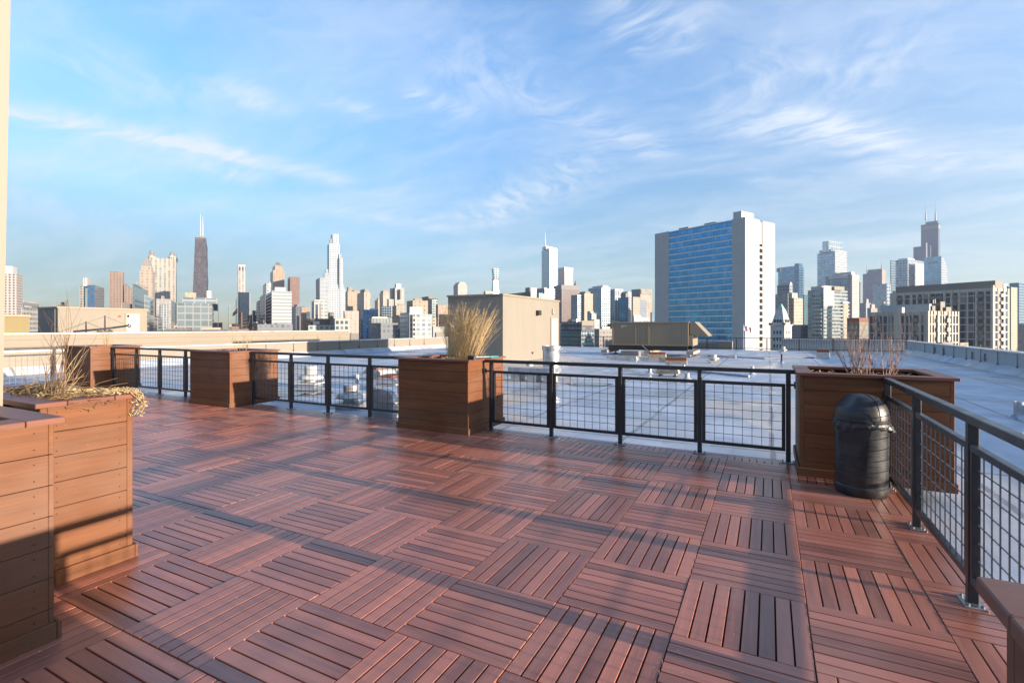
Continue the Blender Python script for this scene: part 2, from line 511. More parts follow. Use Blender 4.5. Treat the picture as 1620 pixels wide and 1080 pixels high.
# ------------------------------------------------------------------ railings
def railing(label, p0, p1, posts, H=1.025, group='black mesh railings round the deck', brackets=(True, True)):
    p0 = Vector((p0[0], p0[1], 0)); p1 = Vector((p1[0], p1[1], 0))
    L = (p1-p0).length; a = math.atan2((p1-p0).y, (p1-p0).x)
    t = thing('railing', label, 'railing', p0, a, group)
    pr = .024
    tr = MB(); tr.bbox(-.03, L+.03, -.027, .027, H-.045, H, .004); tr.build('top_rail', M['black'], t)
    for x in posts:
        q = MB(); q.bbox(x-pr, x+pr, -pr, pr, .006, H-.0455, .004); po = q.build('post', M['black'], t)
        q = MB(); q.bbox(x-.075, x+.075, -.05, .05, .001, .011, .003)
        for bx in (-.055, .055):
            q.lathe([(.009, .011), (.009, .019), (.004, .022)], 6, (x+bx, .03)); q.lathe([(.009, .011), (.009, .019), (.004, .022)], 6, (x+bx, -.03))
        q.build('base_plate', M['plate'], po)
    zt, zb = .868, .125
    ends = sorted(posts)
    for xa, xb in zip(ends[:-1], ends[1:]):
        u0, u1 = xa+pr+.004, xb-pr-.004
        fr = MB()
        fr.bbox(u0, u1, -.019, .019, zt-.036, zt, .003)
        fr.bbox(u0, u1, -.019, .019, zb, zb+.036, .003)
        fr.bbox(u0, u0+.036, -.0185, .0185, zb+.0365, zt-.0365, .003)
        fr.bbox(u1-.036, u1, -.0185, .0185, zb+.0365, zt-.0365, .003)
        f = fr.build('panel_frame', M['black'], t)
        w = MB(); r = .0029
        m = max(2, round((u1-u0-.072)/.1)); 
        for k in range(1, m):
            x = u0+.036 + (u1-u0-.072)*k/m
            w.box(x-r, x+r, -r, r, zb+.03, zt-.03)
        nz = 7
        for k in range(1, nz):
            z = zb+.036 + (zt-zb-.072)*k/nz
            w.box(u0+.03, u1-.03, -r-.006, r-.006, z-r, z+r)
        w.build('wire_mesh', M['wire'], f)
    for x, s, on in ((ends[0], -1, brackets[0]), (ends[-1], 1, brackets[1])):
        if on:
            k = MB(); xe = -.002 if s < 0 else L+.002
            lo, hi = sorted((x+s*(pr+.001), xe))
            if hi-lo > .02:
                k.box(lo, hi, -.012, .012, .845, .869)
                k.lathe([(.0, 0)], 3) if False else None
                e = .012
                a0, a1 = (lo, lo+e) if s < 0 else (hi-e, hi)
                k.box(a0, a1, -.035, .035, .82, .894)
                k.build('wall_bracket', M['black'], t)
    return t
FY = 6.335
xs = [on_y(q, FY) for q in (777.4, 872.4, 981.3, 1107.)]
x4 = .19
xs.append(x4)
railing('black mesh railing between the golden grass planter and the planter behind the bin', (-3.68, FY), (.255, FY), [x+3.68 for x in xs])
ps = [on_y(q, FY) for q in (404.5, 460.5, 519., 585.)]
railing('black mesh railing between the small shrub planter and the golden grass planter', (-8.86, FY), (-3.705-PW-.03, FY), [-8.86+.07+8.86]+[q+8.86 for q in ps[1:]]+[3.84])
ps = [on_y(q, FY) for q in (179.6, 216., 252.8, 293.5)]
railing('black mesh railing between the far corner planter and the small shrub planter', (-13.92, FY), (-8.89-PW-.03, FY), [.07]+[q+13.92 for q in ps[1:]]+[13.92-8.89-PW-.10])
railing('black mesh railing on the side, running from the cropped planter to the bin', (.982, 1.22), (.982, 5.81), [.07, 2.41-1.22, 3.566-1.22, 4.72-1.22, 4.54])
railing('sunlit mesh railing on the far side edge behind the bare twigs', (-15.0, -1.2), (-15.0, 5.88), [.0, 1.18, 2.36, 3.54, 4.72, 5.90, 6.85])

# ------------------------------------------------------------------ litter bin
def bin_():
    x, y = .745, 5.50
    t = thing('litter_bin', 'black plastic litter bin with domed lid and a bin liner hanging out', 'bin', (x, y, .002))
    K = 1.
    b = MB(); b.lathe([(r*K, z) for r, z in [(.196,0),(.204,.012),(.205,.075),(.197,.085),(.198,.10),(.2,.11),(.202,.30),(.205,.52),(.209,.615),(.2,.62)]], 48)
    b.build('body', M['bin'], t, smooth=35)
    rb = MB()
    for z in (.19, .28, .37, .46, .55):
        rb.lathe([(.2020*K,z-.004),(.2085*K,z-.001),(.2085*K,z+.001),(.2020*K,z+.004)], 48, cap=False)
    rb.build('ribs', M['bin'], t, smooth=True)
    li = MB(); li.lathe([(r*K, z) for r, z in [(.205,.646),(.214,.647),(.216,.654),(.216,.672),(.210,.678),(.2,.679)]], 48, cap=False)
    li.build('lid_ring', M['bin'], t, smooth=30)
    d = MB(); prof = []
    for k in range(15):
        a = k/14*math.pi/2
        prof.append((.210*K*math.cos(a)**.70 if k < 14 else .0015, .678+.212*math.sin(a)))
    n = 48; d.lathe(prof, n)
    nv = []
    for (px, py, pz) in d.v:        # the push flap is cut into the side that faces the deck
        q = (-px*.8 - py*.25)/.838
        if pz > .775:
            lim = .155 - (pz-.775)*.85
            if q > lim:
                s = lim/q; s = s + (1-s)*.1
                px, py = px*s, py*s
        nv.append((px, py, pz))
    d.v = nv
    d.build('dome_lid', M['bin'], t, smooth=40)
    seam = MB()
    pts = [(.2115*K*math.cos(a)**.7*math.cos(1.0), -.2115*K*math.cos(a)**.7*math.sin(1.0), .678+.214*math.sin(a)) for a in [k/16*1.5 for k in range(17)]]
    seam.tube(pts, .0022, 5)
    pts = [(.199*K*math.cos(a), .199*K*math.sin(a), .765) for a in [-2.0+k/24*3. for k in range(25)]]
    seam.tube(pts, .0018, 5)
    seam.build('lid_seam', M['rubber'], t)
    bg = MB(); rs = random.Random(3); n = 90; rows = 6; v = []
    for k in range(rows):
        for i in range(n):
            a = 2*math.pi*i/n
            sag = .020 + .010*math.sin(a*2+1.2) + .004*math.sin(a*5+.4) + .003*math.sin(a*13) + .015*max(0, math.cos(a+.15))**3 + .022*max(0, math.cos(a-4.2))**2
            r = .2135 + .006*math.sin(k/5*3.1) + .004*math.sin(a*17+k*.8) + .003*math.sin(a*31-k) + rs.uniform(-.002,.002) + .035*max(0, math.cos(a+.25))**24*(k/5)
            v.append((r*math.cos(a), r*math.sin(a), .648 - sag*1.9*k/(rows-1) + rs.uniform(-.003,.003)))
    bg.add(v, [(k*n+i, k*n+(i+1)%n, (k+1)*n+(i+1)%n, (k+1)*n+i) for k in range(rows-1) for i in range(n)])
    bg.build('bin_liner', M['bag'], t, smooth=True)
bin_()

# ------------------------------------------------------------------ plants
def branch(b, rs, p, d, L, r, depth, kink=.25, up=.1, split=(2,3), shrink=.62):
    pts = [p.copy()]; rad = [r]; n = 4
    q = p.copy(); dd = d.copy()
    kids = []
    for k in range(n):
        dd = (dd + Vector((rs.uniform(-1,1), rs.uniform(-1,1), rs.uniform(-.4,.8)))*kink*.5 + Vector((0,0,up*.3))).normalized()
        q = q + dd*L/n
        pts.append(q.copy()); rad.append(r*(1-.7*(k+1)/n))
        if depth > 0 and k >= 0:
            for _ in range(rs.randint(0, split[1]-1)):
                side = Vector((rs.uniform(-1,1), rs.uniform(-1,1), rs.uniform(.1,.9))).normalized()
                kids.append((q.copy(), (dd*.8+side*.62).normalized(), L*shrink*rs.uniform(.5,1.), r*(1-.6*(k+1)/n)*.7))
    b.tube(pts, rad, 4, cap=False)
    for k in kids: branch(b, rs, k[0], k[1], k[2], k[3], depth-1, kink, up, split, shrink)
def shrub(label, loc, stems, h, spread, m, depth=2, seed=1, r=.006, group=None, lean=(0,0)):
    rs = random.Random(seed); b = MB()
    for _ in range(stems):
        a = rs.uniform(0, 6.28); k = rs.uniform(.1,1.)*spread
        d = Vector((math.cos(a)*k+lean[0], math.sin(a)*k+lean[1], 1)).normalized()
        branch(b, rs, Vector((math.cos(a)*.03, math.sin(a)*.03, -.03)), d, h*rs.uniform(.6,1.), r*rs.uniform(.7,1.1), depth)
    o = b.build('bare_shrub', m, None, loc, uv=False)
    return tag(o, label, 'shrub', group)
SZ = H-.09
g = 'bare shrubs in the planters'
X = lambda px, Y: on_y(px, Y)
shrub('wide bare pinkish shrub in the bin planter, the one with the most twigs', (X(1352,6.45), 6.45, SZ), 14, .50, .42, M['twig_red'], 2, 11, .0046, g, (-.05,0))
shrub('bare pinkish shrub in the bin planter, standing between the wide one and the end one', (X(1374,6.35), 6.35, SZ), 9, .46, .30, M['twig_red'], 2, 12, .0046, g)
shrub('upright bare shrub at the railing end of the bin planter', (X(1402,6.45), 6.45, SZ), 10, .52, .36, M['twig_red'], 2, 15, .0046, g, (.12,0))
shrub('small bare brown shrub in the planter between two black railings', (X(383,6.45), 6.45, SZ), 9, .50, .55, M['vine'], 2, 21, .0050, g)
shrub('low dry tuft at the railing end of the small shrub planter', (X(431,6.55), 6.55, SZ), 6, .13, .8, M['vine'], 1, 22, .004, g)
shrub('rounded bare shrub in the far corner planter', (X(171,6.4), 6.4, SZ), 14, .46, .5, M['vine'], 2, 23, .0055, g)
def at_l(px, d): return at_depth(px, d)
for k, (px, d, hh, ln, st, lb) in enumerate(((30, 2.92, .62, (.16,.10), 7, 'tall dark bare twigs leaning over the straw planter'),
        (12, 3.0, .42, (-.02,.0), 4, 'short bare twigs beside the cream post'),
        (72, 3.12, .50, (.12,.05), 4, 'thin pale twigs in the middle of the straw planter'),)):
    x, y = at_l(px, d); y = min(max(y, 1.46), 1.68)
    shrub(lb, (x, y, .975), st, hh, .28, M['twig'] if k != 2 else M['vine'], 1, 31+k, .0042, g, ln)
# tall golden grass
def grass():
    rs = random.Random(5); b = MB()
    x, y = X(733, 6.42), 6.42
    for k in range(360):
        a = rs.uniform(0, 6.28); r0 = rs.uniform(0, 1)**.6*.22
        p = Vector((math.cos(a)*r0*1.15, math.sin(a)*r0*.8, -.02))
        L = rs.uniform(.60, 1.03)*(1-.10*r0/.22)
        tx = p.x*.62 + .13*max(0, p.x+.12)/.3 + .03 + rs.gauss(0, .055); ty = p.y*.6 + rs.gauss(0, .06)
        pts = []
        for i in range(5):
            u = i/4
            pts.append(p + Vector((tx*u**1.4, ty*u**1.4, L*u*(1-.06*u*u))) + Vector((rs.gauss(0,.006), rs.gauss(0,.006), 0))*u)
        b.tube(pts, [.0021,.0019,.0016,.0013,.0007], 3, cap=False)
        if rs.random() < .75:        # loose seed head
            e = pts[-1]; f = (pts[-1]-pts[-2]).normalized()
            for _ in range(7):
                s = e - f*rs.uniform(0, .22); dd = (f + Vector((rs.gauss(0,.22), rs.gauss(0,.22), rs.gauss(0,.1)))).normalized()
                b.tube([s, s+dd*rs.uniform(.04,.10)], [.0013,.0004], 3, cap=False)
    for k in range(120):             # short fallen blades at the foot
        a = rs.uniform(0, 6.28); p = Vector((rs.gauss(0,.17), rs.gauss(0,.12), .0))
        d = Vector((math.cos(a), math.sin(a), rs.uniform(.2,1.2)))*rs.uniform(.06,.2)
        b.tube([p, p+d*.6+Vector((0,0,.03)), p+d], [.002,.0017,.0008], 3, cap=False)
    o = b.build('ornamental_grass', M['plume'], None, (x, y, SZ), uv=False)
    tag(o, 'tall fan of golden dry ornamental grass growing in a planter', 'grass')
grass()
def straw():
    rs = random.Random(9); b = MB()
    for k in range(420):
        p = Vector((rs.uniform(-1.05, -.1), rs.uniform(-.17, .17), rs.uniform(0,.075)))
        a = rs.gauss(.5, .5); L = rs.uniform(.10,.34)
        d = Vector((math.cos(a), math.sin(a)*.5, rs.uniform(-.1,.35)))*L
        b.tube([p, p+d*.5+Vector((0,0,.02)), p+d], [.0030,.0027,.0015], 4, cap=False)
    o = b.build('dry_straw', M['straw'], None, (-3.70, 1.56, .985), uv=False)
    tag(o, 'heap of dry straw stalks lying in the planter below the bare twigs', 'dry stalks')
    b = MB(); pts = []
    # vine: creeps along the lip and hangs over the corner
    path = [(-.30,-.13,.01),(-.20,-.03,.02),(-.11,.07,.025),(-.05,.15,.025),(.0,.215,.025),(.04,.25,-.005),(.055,.26,-.07),(.045,.26,-.14)]
    for s in range(13):
        q = [Vector(p)+Vector((rs.gauss(0,.020), rs.gauss(0,.022), rs.gauss(0,.010))) for p in path[rs.randint(0,3):8-rs.randint(0,2)]]
        b.tube(q, .003, 4)
        for p0, p1 in zip(q[:-1], q[1:]):
            for _ in range(8):
                c = p0.lerp(p1, rs.random()) + Vector((rs.gauss(0,.009), rs.gauss(0,.009), rs.gauss(0,.008)))
                e = Vector((rs.uniform(-1,1), rs.uniform(-1,1), rs.uniform(-1,1))).normalized()*rs.uniform(.004,.011)
                f = e.cross(Vector((rs.uniform(-1,1), rs.uniform(-1,1), .3))).normalized()*e.length*.7
                b.add([c-e, c-f*.8+e*.1, c+e, c+f], [(0,1,2),(0,2,3)])
    o = b.build('dried_vine', M['vine'], None, (-3.70, 1.56, 1.065), uv=False)
    tag(o, 'pale dried vine trailing over the corner of the straw planter', 'vine')
    b = MB()
    for k in range(70):
        p = Vector((rs.uniform(-.26, .0), rs.uniform(-.25,.1), rs.uniform(.004,.02))); a = rs.uniform(0,6.28)
        d = Vector((math.cos(a), math.sin(a), rs.uniform(-.05,.3)))*rs.uniform(.015,.06)
        b.tube([p, p+d*.5+Vector((0,0,.006)), p+d], [.0022,.002,.001], 4, cap=False)
    o = b.build('dry_sprigs', M['vine'], None, (-3.14, .80, 1.066), uv=False)
    tag(o, 'small pile of dry sprigs on the lip of the nearest planter', 'dry sprigs')
straw()
# window cleaning squeegee lying on the grass planter
def squeegee():
    x0, y0 = X(746, 6.02), 6.02; x1, y1 = X(788, 6.5), 6.5
    a = math.atan2(y1-y0, x1-x0); L = math.hypot(x1-x0, y1-y0)
    t = thing('hand_tool', 'long silver handled tool with teal grip lying on the grass planter', 'tool', (x0, y0, H+.002), a)
    b = MB(); b.tube([(.03,0,.030),(L*.66,0,.022)], .012, 10); b.build('shaft', M['galv'], t)
    b = MB(); b.tube([(L*.66,0,.022),(L*.75,0,.021),(L*.86,0,.020),(L*1.0,0,.018)], [.015,.018,.016,.017], 10); b.build('grip', M['teal'], t, smooth=True)
    b = MB(); b.bbox(-.02,.03,-.07,.07,.0,.055,.006); b.build('head', M['rubber'], t)
squeegee()
# cream post between the two near planters
def cream():
    t = thing('cream_post', 'tall cream painted post rising between the two nearest planters', 'post', (-3.80, 1.243, 0))
    xa, xb = on_y(4.5, 1.298), on_y(17., 1.298); d = depth_of(xa, 1.298)
    kx = xa+3.80; dx = xb-xa; dz = 640*d/F; zb = z_of(640, d); hh = 4.2
    def edge(z): return kx + dx*(z-zb)/dz
    b = MB()
    b.box(edge(.012)-.16, edge(.012), -.055, .055, .012, hh, taper=(edge(hh)-.18, edge(hh), -.055, .055))
    b.build('shaft', M['cream_post'], t)
    b = MB(); b.bbox(edge(0)-.20, edge(0)+.02, -.075, .075, .0, .012); b.build('base_plate', M['plate'], t)
cream()
# ------------------------------------------------------------------ the roof round the deck
RZ = -.12
XL, XR, YF = -22.5, 7.45, 38.3
def roof():
    b = MB(); b.box(XL-.3, XR+.3, -9, YF+.2, -6.2, RZ); tag(b.build('flat_roof', M['roof']), kind='structure')
    b = MB(); b.box(XL-.25, XR+.25, -8.9, YF+.15, -26, -6.2); tag(b.build('building_block', M['cream']), 'cream rendered building under the terrace roof', 'building', kind='thing')
roof()
def parapet(name, label, x0, x1, y0, y1, z0, z1, m, cant=0, group=None):
    t = thing(name, label, 'wall', ((x0+x1)/2, (y0+y1)/2, z0), 0., group)
    hx, hy, h = (x1-x0)/2, (y1-y0)/2, z1-z0
    b = MB(); b.box(-hx, hx, -hy, hy, .004, h-.05); b.build('wall_face', m, t)
    b = MB(); b.bbox(-hx-.04, hx+.04, -hy-.04, hy+.04, h-.0495, h, .01); b.build('coping', M['coping'], t)
    if cant:
        b = MB(); s = cant
        xf = hx if s > 0 else -hx
        b.extrude_xz([(xf+.002*s, .006), (xf+.34*s, .006), (xf+.002*s, .26)] if s > 0 else [(xf-.34, .006), (xf-.002, .006), (xf-.002, .26)], -hy, hy)
        b.build('cant_strip', M['roof'], t)
    return t
parapet('parapet_wall', 'pale grey parapet along the shaded blue side of the roof', XR, XR+.3, -9, YF, RZ, .645, M['grey_render'], -1)
parapet('parapet_wall', 'cream panelled parapet crossed by the shadow of the cream roof house', XL-.3, XL, -9, YF, RZ, .69, M['cream_joint'], 1)
# raised wing behind the left parapet
def wing():
    t = thing('roof_wing', 'long cream panelled wall of the raised wing behind the parapet', 'wall', (-29., 0, 0))
    b = MB(); b.box(-14, 0, -9, 29., -26, 1.16); b.build('wall_face', M['cream_panel'], t)
    b = MB(); b.bbox(-.30, .06, -9, 29.06, 1.1605, 1.22, .01); b.build('coping', M['coping'], t)
wing()
def roof_house(label, x0, x1, y0, y1, z0, z1, m, side=None, door=None, extras=True):
    t = thing('roof_house', label, 'roof house', ((x0+x1)/2, (y0+y1)/2, z0))
    hx, hy, h = (x1-x0)/2, (y1-y0)/2, z1-z0
    b = MB(); b.box(-hx, hx, -hy, hy, .004, h-.08); b.build('wall_face', m, t)
    b = MB(); b.bbox(-hx-.05, hx+.05, -hy-.05, hy+.05, h-.0795, h, .01); b.build('roof_edge', M['ahu_trim'], t)
    if side:
        b = MB(); b.box(-hx+.02, hx-.25, -hy-.03, -hy-.002, .02, h-.09); b.build('side_shade_sheet', side, t)  # thin dark sheet puts the end face's shade into colour
    if door:
        y, w, dh = door; yy = y-(y0+y1)/2
        b = MB(); b.bbox(hx+.002, hx+.04, yy-w/2-.06, yy+w/2+.06, .005, dh+.06, .004); d = b.build('door_frame', M['ahu_trim'], t)
        b = MB(); b.bbox(hx+.0405, hx+.06, yy-w/2, yy+w/2, .02, dh, .004); d = b.build('door', M['door'], t)
        b = MB(); b.cbox((hx+.08, yy+w/2-.1, 1.0), (.04,.12,.03)); b.build('handle', M['black'], d)
    return t, hx, hy
bx0, bx1, by0, by1 = -13.1, -10.25, 19.2, 25.75
t, hx, hy = roof_house('cream rendered roof house behind the golden grass, with a pale door', bx0, bx1, by0, by1, RZ, 2.93, M['cream'], None, (on_x(880, bx1)-.35, .8, 2.05))
b = MB(); b.bbox(hx+.002, hx+.18, -hy+3.45, -hy+3.75, 2.18, 2.42, .01); b.build('wall_light', M['black'], t)
b = MB(); b.tube([(hx+.06,-hy+5.55,2.55),(hx+.06,-hy+5.52,2.35),(hx+.12,-hy+5.6,2.28),(hx+.06,-hy+5.66,2.3)], .03, 8); b.build('conduit', M['plate'], t)
b = MB(); b.lathe([(.05,0),(.05,.03)], 10, (0,0)); 
b = MB(); b.cbox((hx+.03,-hy+3.0,.35),(.05,.09,.09)); b.build('outlet_box', M['black'], t)
t, hx, hy = roof_house('long cream roof house with its shaded end painted dark grey on the raised wing', -34.1, -32, 12.2, 16.3, .6, 2.52, M['cream_joint'], M['dark_grey'], (15.55, .62, 1.6))
b = MB(); b.bbox(hx+.002, hx+.06, 13.05-14.25+2.2, 13.05-14.25+2.32, 1.42, 1.56, .004); b.build('wall_light', M['black'], t)
b = MB(); b.bbox(hx+.002, hx+.06, .50+.1, .50+.22, 1.42, 1.52, .004); b.build('alarm_light', M['red'], t)
b = MB(); b.cbox((0,0,0),(.1,.1,.1))
t, hx, hy = roof_house('olive clad plant box on the raised wing beside the dark grey end', -33, -31, 8.6, 10.75, .6, 2.05, M['olive'])
b = MB(); b.bbox(hx+.002, hx+.03, -.1, .2, 1.12, 1.22, .004); b.build('notice_plate', M['white_metal'], t)

# window cleaning davit
def davit():
    x = -30.; ya, yb = on_x(203, x), on_x(140, x)
    xx, yy = x, on_x(166, x)
    d = depth_of(xx, yy)
    z = lambda py: z_of(py, d)
    t = thing('davit_arm', 'black davit arm with stay cables above the raised wing wall', 'davit', (xx, yy, 1.17))
    b = MB(); b.tube([(0,0,0),(0,0,z(499)-1.17)], [.045,.03], 8); b.build('mast', M['black'], t)
    b = MB(); b.tube([(0,yb-yy-.6,z(524)-1.17),(0,0,z(520)-1.17),(0,ya-yy,z(515)-1.17)], .05, 8); b.build('arm', M['black'], t)
    b = MB(); b.bbox(-.25,.25,-.25,.25,.0,.12,.01); b.tube([(0,ya-yy,z(517)-1.17),(0,ya-yy+.08,z(513)-1.17)], .09, 10); b.build('pivot', M['black'], t)
    b = MB(); b.tube([(0,0,z(500)-1.17),(0,ya-yy,z(515)-1.17)], .010, 5); b.tube([(0,0,z(500)-1.17),(0,yb-yy-.9,z(523)-1.17)], .010, 5)
    b.tube([(0,ya-yy,z(516)-1.17),(0,ya-yy,z(524)-1.17)], .010, 5); b.build('cable', M['wire'], t)
davit()
# lightning rods
def rod(x, y, zb, h, lab, grp, first=[]):
    if not first:
        b = MB(); b.tube([(0,0,0),(0,0,.72)], [.013,.008], 6)
        o = b.build('lightning_rod', M['wire']); b = MB(); b.cbox((0,0,.05),(.06,.06,.08)); b.build('clamp', M['wire'], o)
        first.append(o); c = o
    else: c = copy_tree(first[0])
    c.location = (x, y, zb); c.scale = (1,1,h/.72)
    return tag(c, lab, 'lightning rod', grp)
for px in (391.5,420.5,464,502,537,568.5,597,623.5,648,670.7):
    rod(XL+.03, on_x(px, XL), .18, .80, 'thin lightning rod fixed to the cream parapet', 'lightning rods on the cream parapet')
for px in (1464,1478,1493,1510,1530,1553,1580,1611):
    rod(XR-.03, on_x(px, XR), .06, .74, 'thin lightning rod fixed to the grey parapet', 'lightning rods on the grey parapet')
def anchor(px, lab):
    y = on_x(px, XR)
    b = MB(); x = -.03
    b.tube([(x,0,0),(x,0,.30),(x,-.12,.30),(x,-.12,.05),(x-.0,.10,.05)], .014, 6); b.tube([(x,.14,.12),(x,-.14,.12)], .012, 6)
    o = b.build('wall_anchor', M['wire'], None, (XR-.005, y, .16)); tag(o, lab, 'wall anchor', 'wall anchors on the grey parapet')
for px in (1480, 1494, 1539, 1559): anchor(px, 'small bent black anchor bracket on the grey parapet')

# far railing with pickets
def far_rail():
    x0, x1 = on_y(884, YF), XR
    t = thing('picket_railing', 'black picket railing along the far edge of the roof', 'railing', (x0, YF-.15, RZ))
    L = x1-x0; hh = .86
    b = MB(); b.box(0, L, -.02, .02, hh-.04, hh); b.build('top_rail', M['black'], t)
    b = MB(); b.box(0, L, -.02, .02, .10, .14); b.build('bottom_rail', M['black'], t)
    n = int(L/1.75)
    for k in range(n+1):
        b = MB(); x = L*k/n; b.box(x-.03, x+.03, -.03, .03, .005, hh-.0405); b.build('post', M['black'], t)
    b = MB(); m = int(L/.14)
    for k in range(m):
        x = L*(k+.5)/m; b.box(x-.008, x+.008, -.008, .008, .1405, hh-.0405)
    b.build('pickets', M['black'], t)
far_rail()
def far_wall():
    x0, x1 = on_y(1237, YF+3), on_y(1445, YF+3)
    t = thing('low_wall', 'pale low wall behind the far picket railing', 'wall', ((x0+x1)/2, YF+3.2, RZ-.3))
    b = MB(); b.box((x0-x1)/2, (x1-x0)/2, -.2, .2, 0, .98); b.build('wall_face', M['grey_render'], t)
    b = MB(); b.bbox((x0-x1)/2-.04, (x1-x0)/2+.04, -.24, .24, .981, 1.03); b.build('coping', M['coping'], t)
    x0, x1 = on_y(1098, YF+2), on_y(1158, YF+2)
    t = thing('plant_box', 'dark low plant box with a cream end behind the far railing', 'plant box', (x0, YF+2.2, RZ-.3))
    w = x1-x0
    b = MB(); b.box(0, w*.66, 0, 1., 0, .72); b.build('casing', M['dark_grey'], t)
    b = MB(); b.box(w*.662, w, .0, 1., 0, .82); b.build('end_panel', M['cream'], t)
far_wall()

# ------------------------------------------------------------------ air handling unit
def ahu():
    Y = 28.4; x0, x1 = on_y(968.5, Y), on_y(1089, Y)
    t = thing('air_handling_unit', 'large beige air handling unit with a sloping intake hood', 'air unit', (x0, Y, RZ))
    W = x1-x0; zb, zt, D = .58, 1.87, 2.2
    b = MB(); b.box(0, W, 0, D, zb, zt-.05); b.build('casing', M['ahu'], t)
    b = MB(); b.bbox(-.05, W+.05, -.05, D+.05, zt-.0495, zt+.02, .01); b.build('roof_panel', M['ahu_trim'], t)
    b = MB()
    for x in (0, W*.315, W*.49, W-.05): b.box(x, x+.05, -.025, -.002, zb+.06, zt-.055)
    b.box(-.02, W+.02, -.03, -.002, zb-.02, zb+.055)
    b.build('trim', M['ahu_trim'], t)
    b = MB(); b.extrude_xz([(W+.052, zb+.62), (W+.95, zb+.50), (W+1.0, zb+.54), (W+.30, zt+.01), (W+.052, zt+.01)], .1, D-.1); b.build('intake_hood', M['ahu'], t)
    b = MB(); b.box(W+.002, W+.22, .05, D-.05, zb+.0, zb+.58); b.build('end_box', M['ahu_trim'], t)
    b = MB(); b.box(-.25, W-.05, .1, .22, .30, zb-.022); b.box(-.25, W-.05, D-.22, D-.1, .30, zb-.022); b.build('base_beam', M['black'], t)
    for x in (-.55, W*.45, W-.05):
        b = MB(); b.box(x, x+.35, -.35, D+.3, .13, .29); b.build('sleeper', M['timber'], t)
        for y in (-.15, D-.1):
            b = MB(); b.lathe([(.13,.003),(.10,.03),(.05,.05),(.05,.129)], 10, (x+.17, y)); b.build('foot', M['galv'], t)
    b = MB(); b.tube([(W*.42,-.05,zb),(W*.42,-.12,.55),(W*.55,-.4,.15),(W*.58,-.5,.02)], .025, 6); b.build('drain_pipe', M['galv'], t)
    b = MB(); b.bbox(W*.12, W*.2, -.012, -.003, zt-.25, zt-.17, .003); b.bbox(W*.13, W*.15, -.012, -.003, zt-.33, zt-.255, .003); b.build('notice_plate', M['white_metal'], t)
ahu()

# ------------------------------------------------------------------ vents, fans and pipes on the roof
def mushroom(px, py, s, label, white=False, tall=1.):
    x, y = at_z(px, py, RZ)
    t = thing('exhaust_fan', label, 'roof fan', (x, y, RZ), .3)
    m = M['white_metal'] if white else M['galv']
    b = MB(); b.box(-.24*s, .24*s, -.24*s, .24*s, .003, .10*s); b.build('curb', M['blue_metal'], t)
    b = MB(); b.box(-.32*s, .32*s, -.32*s, .32*s, .101*s, .135*s); b.build('curb_cap', m, t)
    b = MB(); b.lathe([(.20*s,.136*s),(.17*s,.19*s),(.17*s,.24*s)], 20); b.build('neck', M['blue_metal'], t, smooth=40)
    b = MB(); b.lathe([(.20*s,.225*s),(.31*s,.215*s),(.325*s,.24*s),(.30*s,.31*s),(.2*s,.34*s)], 28); b.build('hood', m, t, smooth=40)
    b = MB(); b.lathe([(.165*s,.341*s),(.168*s,(.341+.14*tall)*s),(.15*s,(.36+.14*tall)*s)], 24); b.build('motor_cover', m, t, smooth=40)
mushroom(556, 645, .95, 'silver mushroom exhaust fan nearest the deck edge, seen through the railing')
mushroom(492, 612, 1.0, 'white mushroom exhaust fan with tall cover further out on the roof', True, 1.5)
mushroom(1129, 574, .75, 'small white mushroom vent beyond the railing near the air unit', True)
mushroom(1239, 558, .7, 'small white vent close to the far picket railing', True, 1.4)
mushroom(838, 592, .7, 'small white mushroom vent beside the big silver stack', True, 1.2)
def hood(px, py, w, d, h, rot, label, m='blue_metal', cap=None):
    x, y = at_z(px, py, RZ)
    t = thing('gravity_vent', label, 'roof vent', (x, y, RZ), rot)
    b = MB(); b.box(-w*.4, w*.4, -d*.4, d*.4, .003, h*.55); c = b.build('curb', M['white_metal'], t)
    lv = MB()
    for k in range(4): lv.box(-w*.42, w*.42, -d*.42, d*.42, h*(.12+.11*k), h*(.15+.11*k))
    lv.build('louvres', M['blue_metal'], t)
    pr = [(-w*.5, h*.56)] + [(-w*.5*math.cos(a), h*.66 + h*.34*math.sin(a)) for a in [k/8*math.pi for k in range(9)]] + [(w*.5, h*.56)]
    b = MB(); b.extrude_xz(pr[::-1], -d*.5, d*.5); b.build('hood', M[m], t, smooth=35)
    if cap:
        b = MB(); b.bbox(-w*.3, w*.3, -d*.52, d*.52, h*1.003, h*1.12, .01); b.build('cap', M['rust'], t)
hood(618, 657, .62, .60, .52, 0., 'louvred gravity vent with curved top half hidden by the golden grass planter')
hood(618, 616, .70, .60, .34, .2, 'blue grey curved vent with a rusty cap behind the louvred vent', 'blue_metal', True)
hood(600, 601, .75, .6, .36, -.1, 'white vent with a rust red cap, furthest of the curved vents', 'white_metal', True)
def stack():
    x, y = at_z(872.5, 596, RZ)
    t = thing('flue_stack', 'wide silver flue stack standing before the cream roof house', 'flue', (x, y, RZ))
    b = MB(); b.lathe([(.28,.003),(.28,.86),(.27,.87)], 32); b.build('pipe', M['galv'], t, smooth=40)
    b = MB(); b.lathe([(.285,.871),(.305,.872),(.305,1.0),(.25,1.0),(.25,.9)], 32, cap=False); b.build('rim', M['galv'], t, smooth=40)
    b = MB(); b.lathe([(.40,.003),(.33,.05),(.285,.12)], 32, cap=False); b.build('flashing', M['blue_metal'], t, smooth=40)
stack()
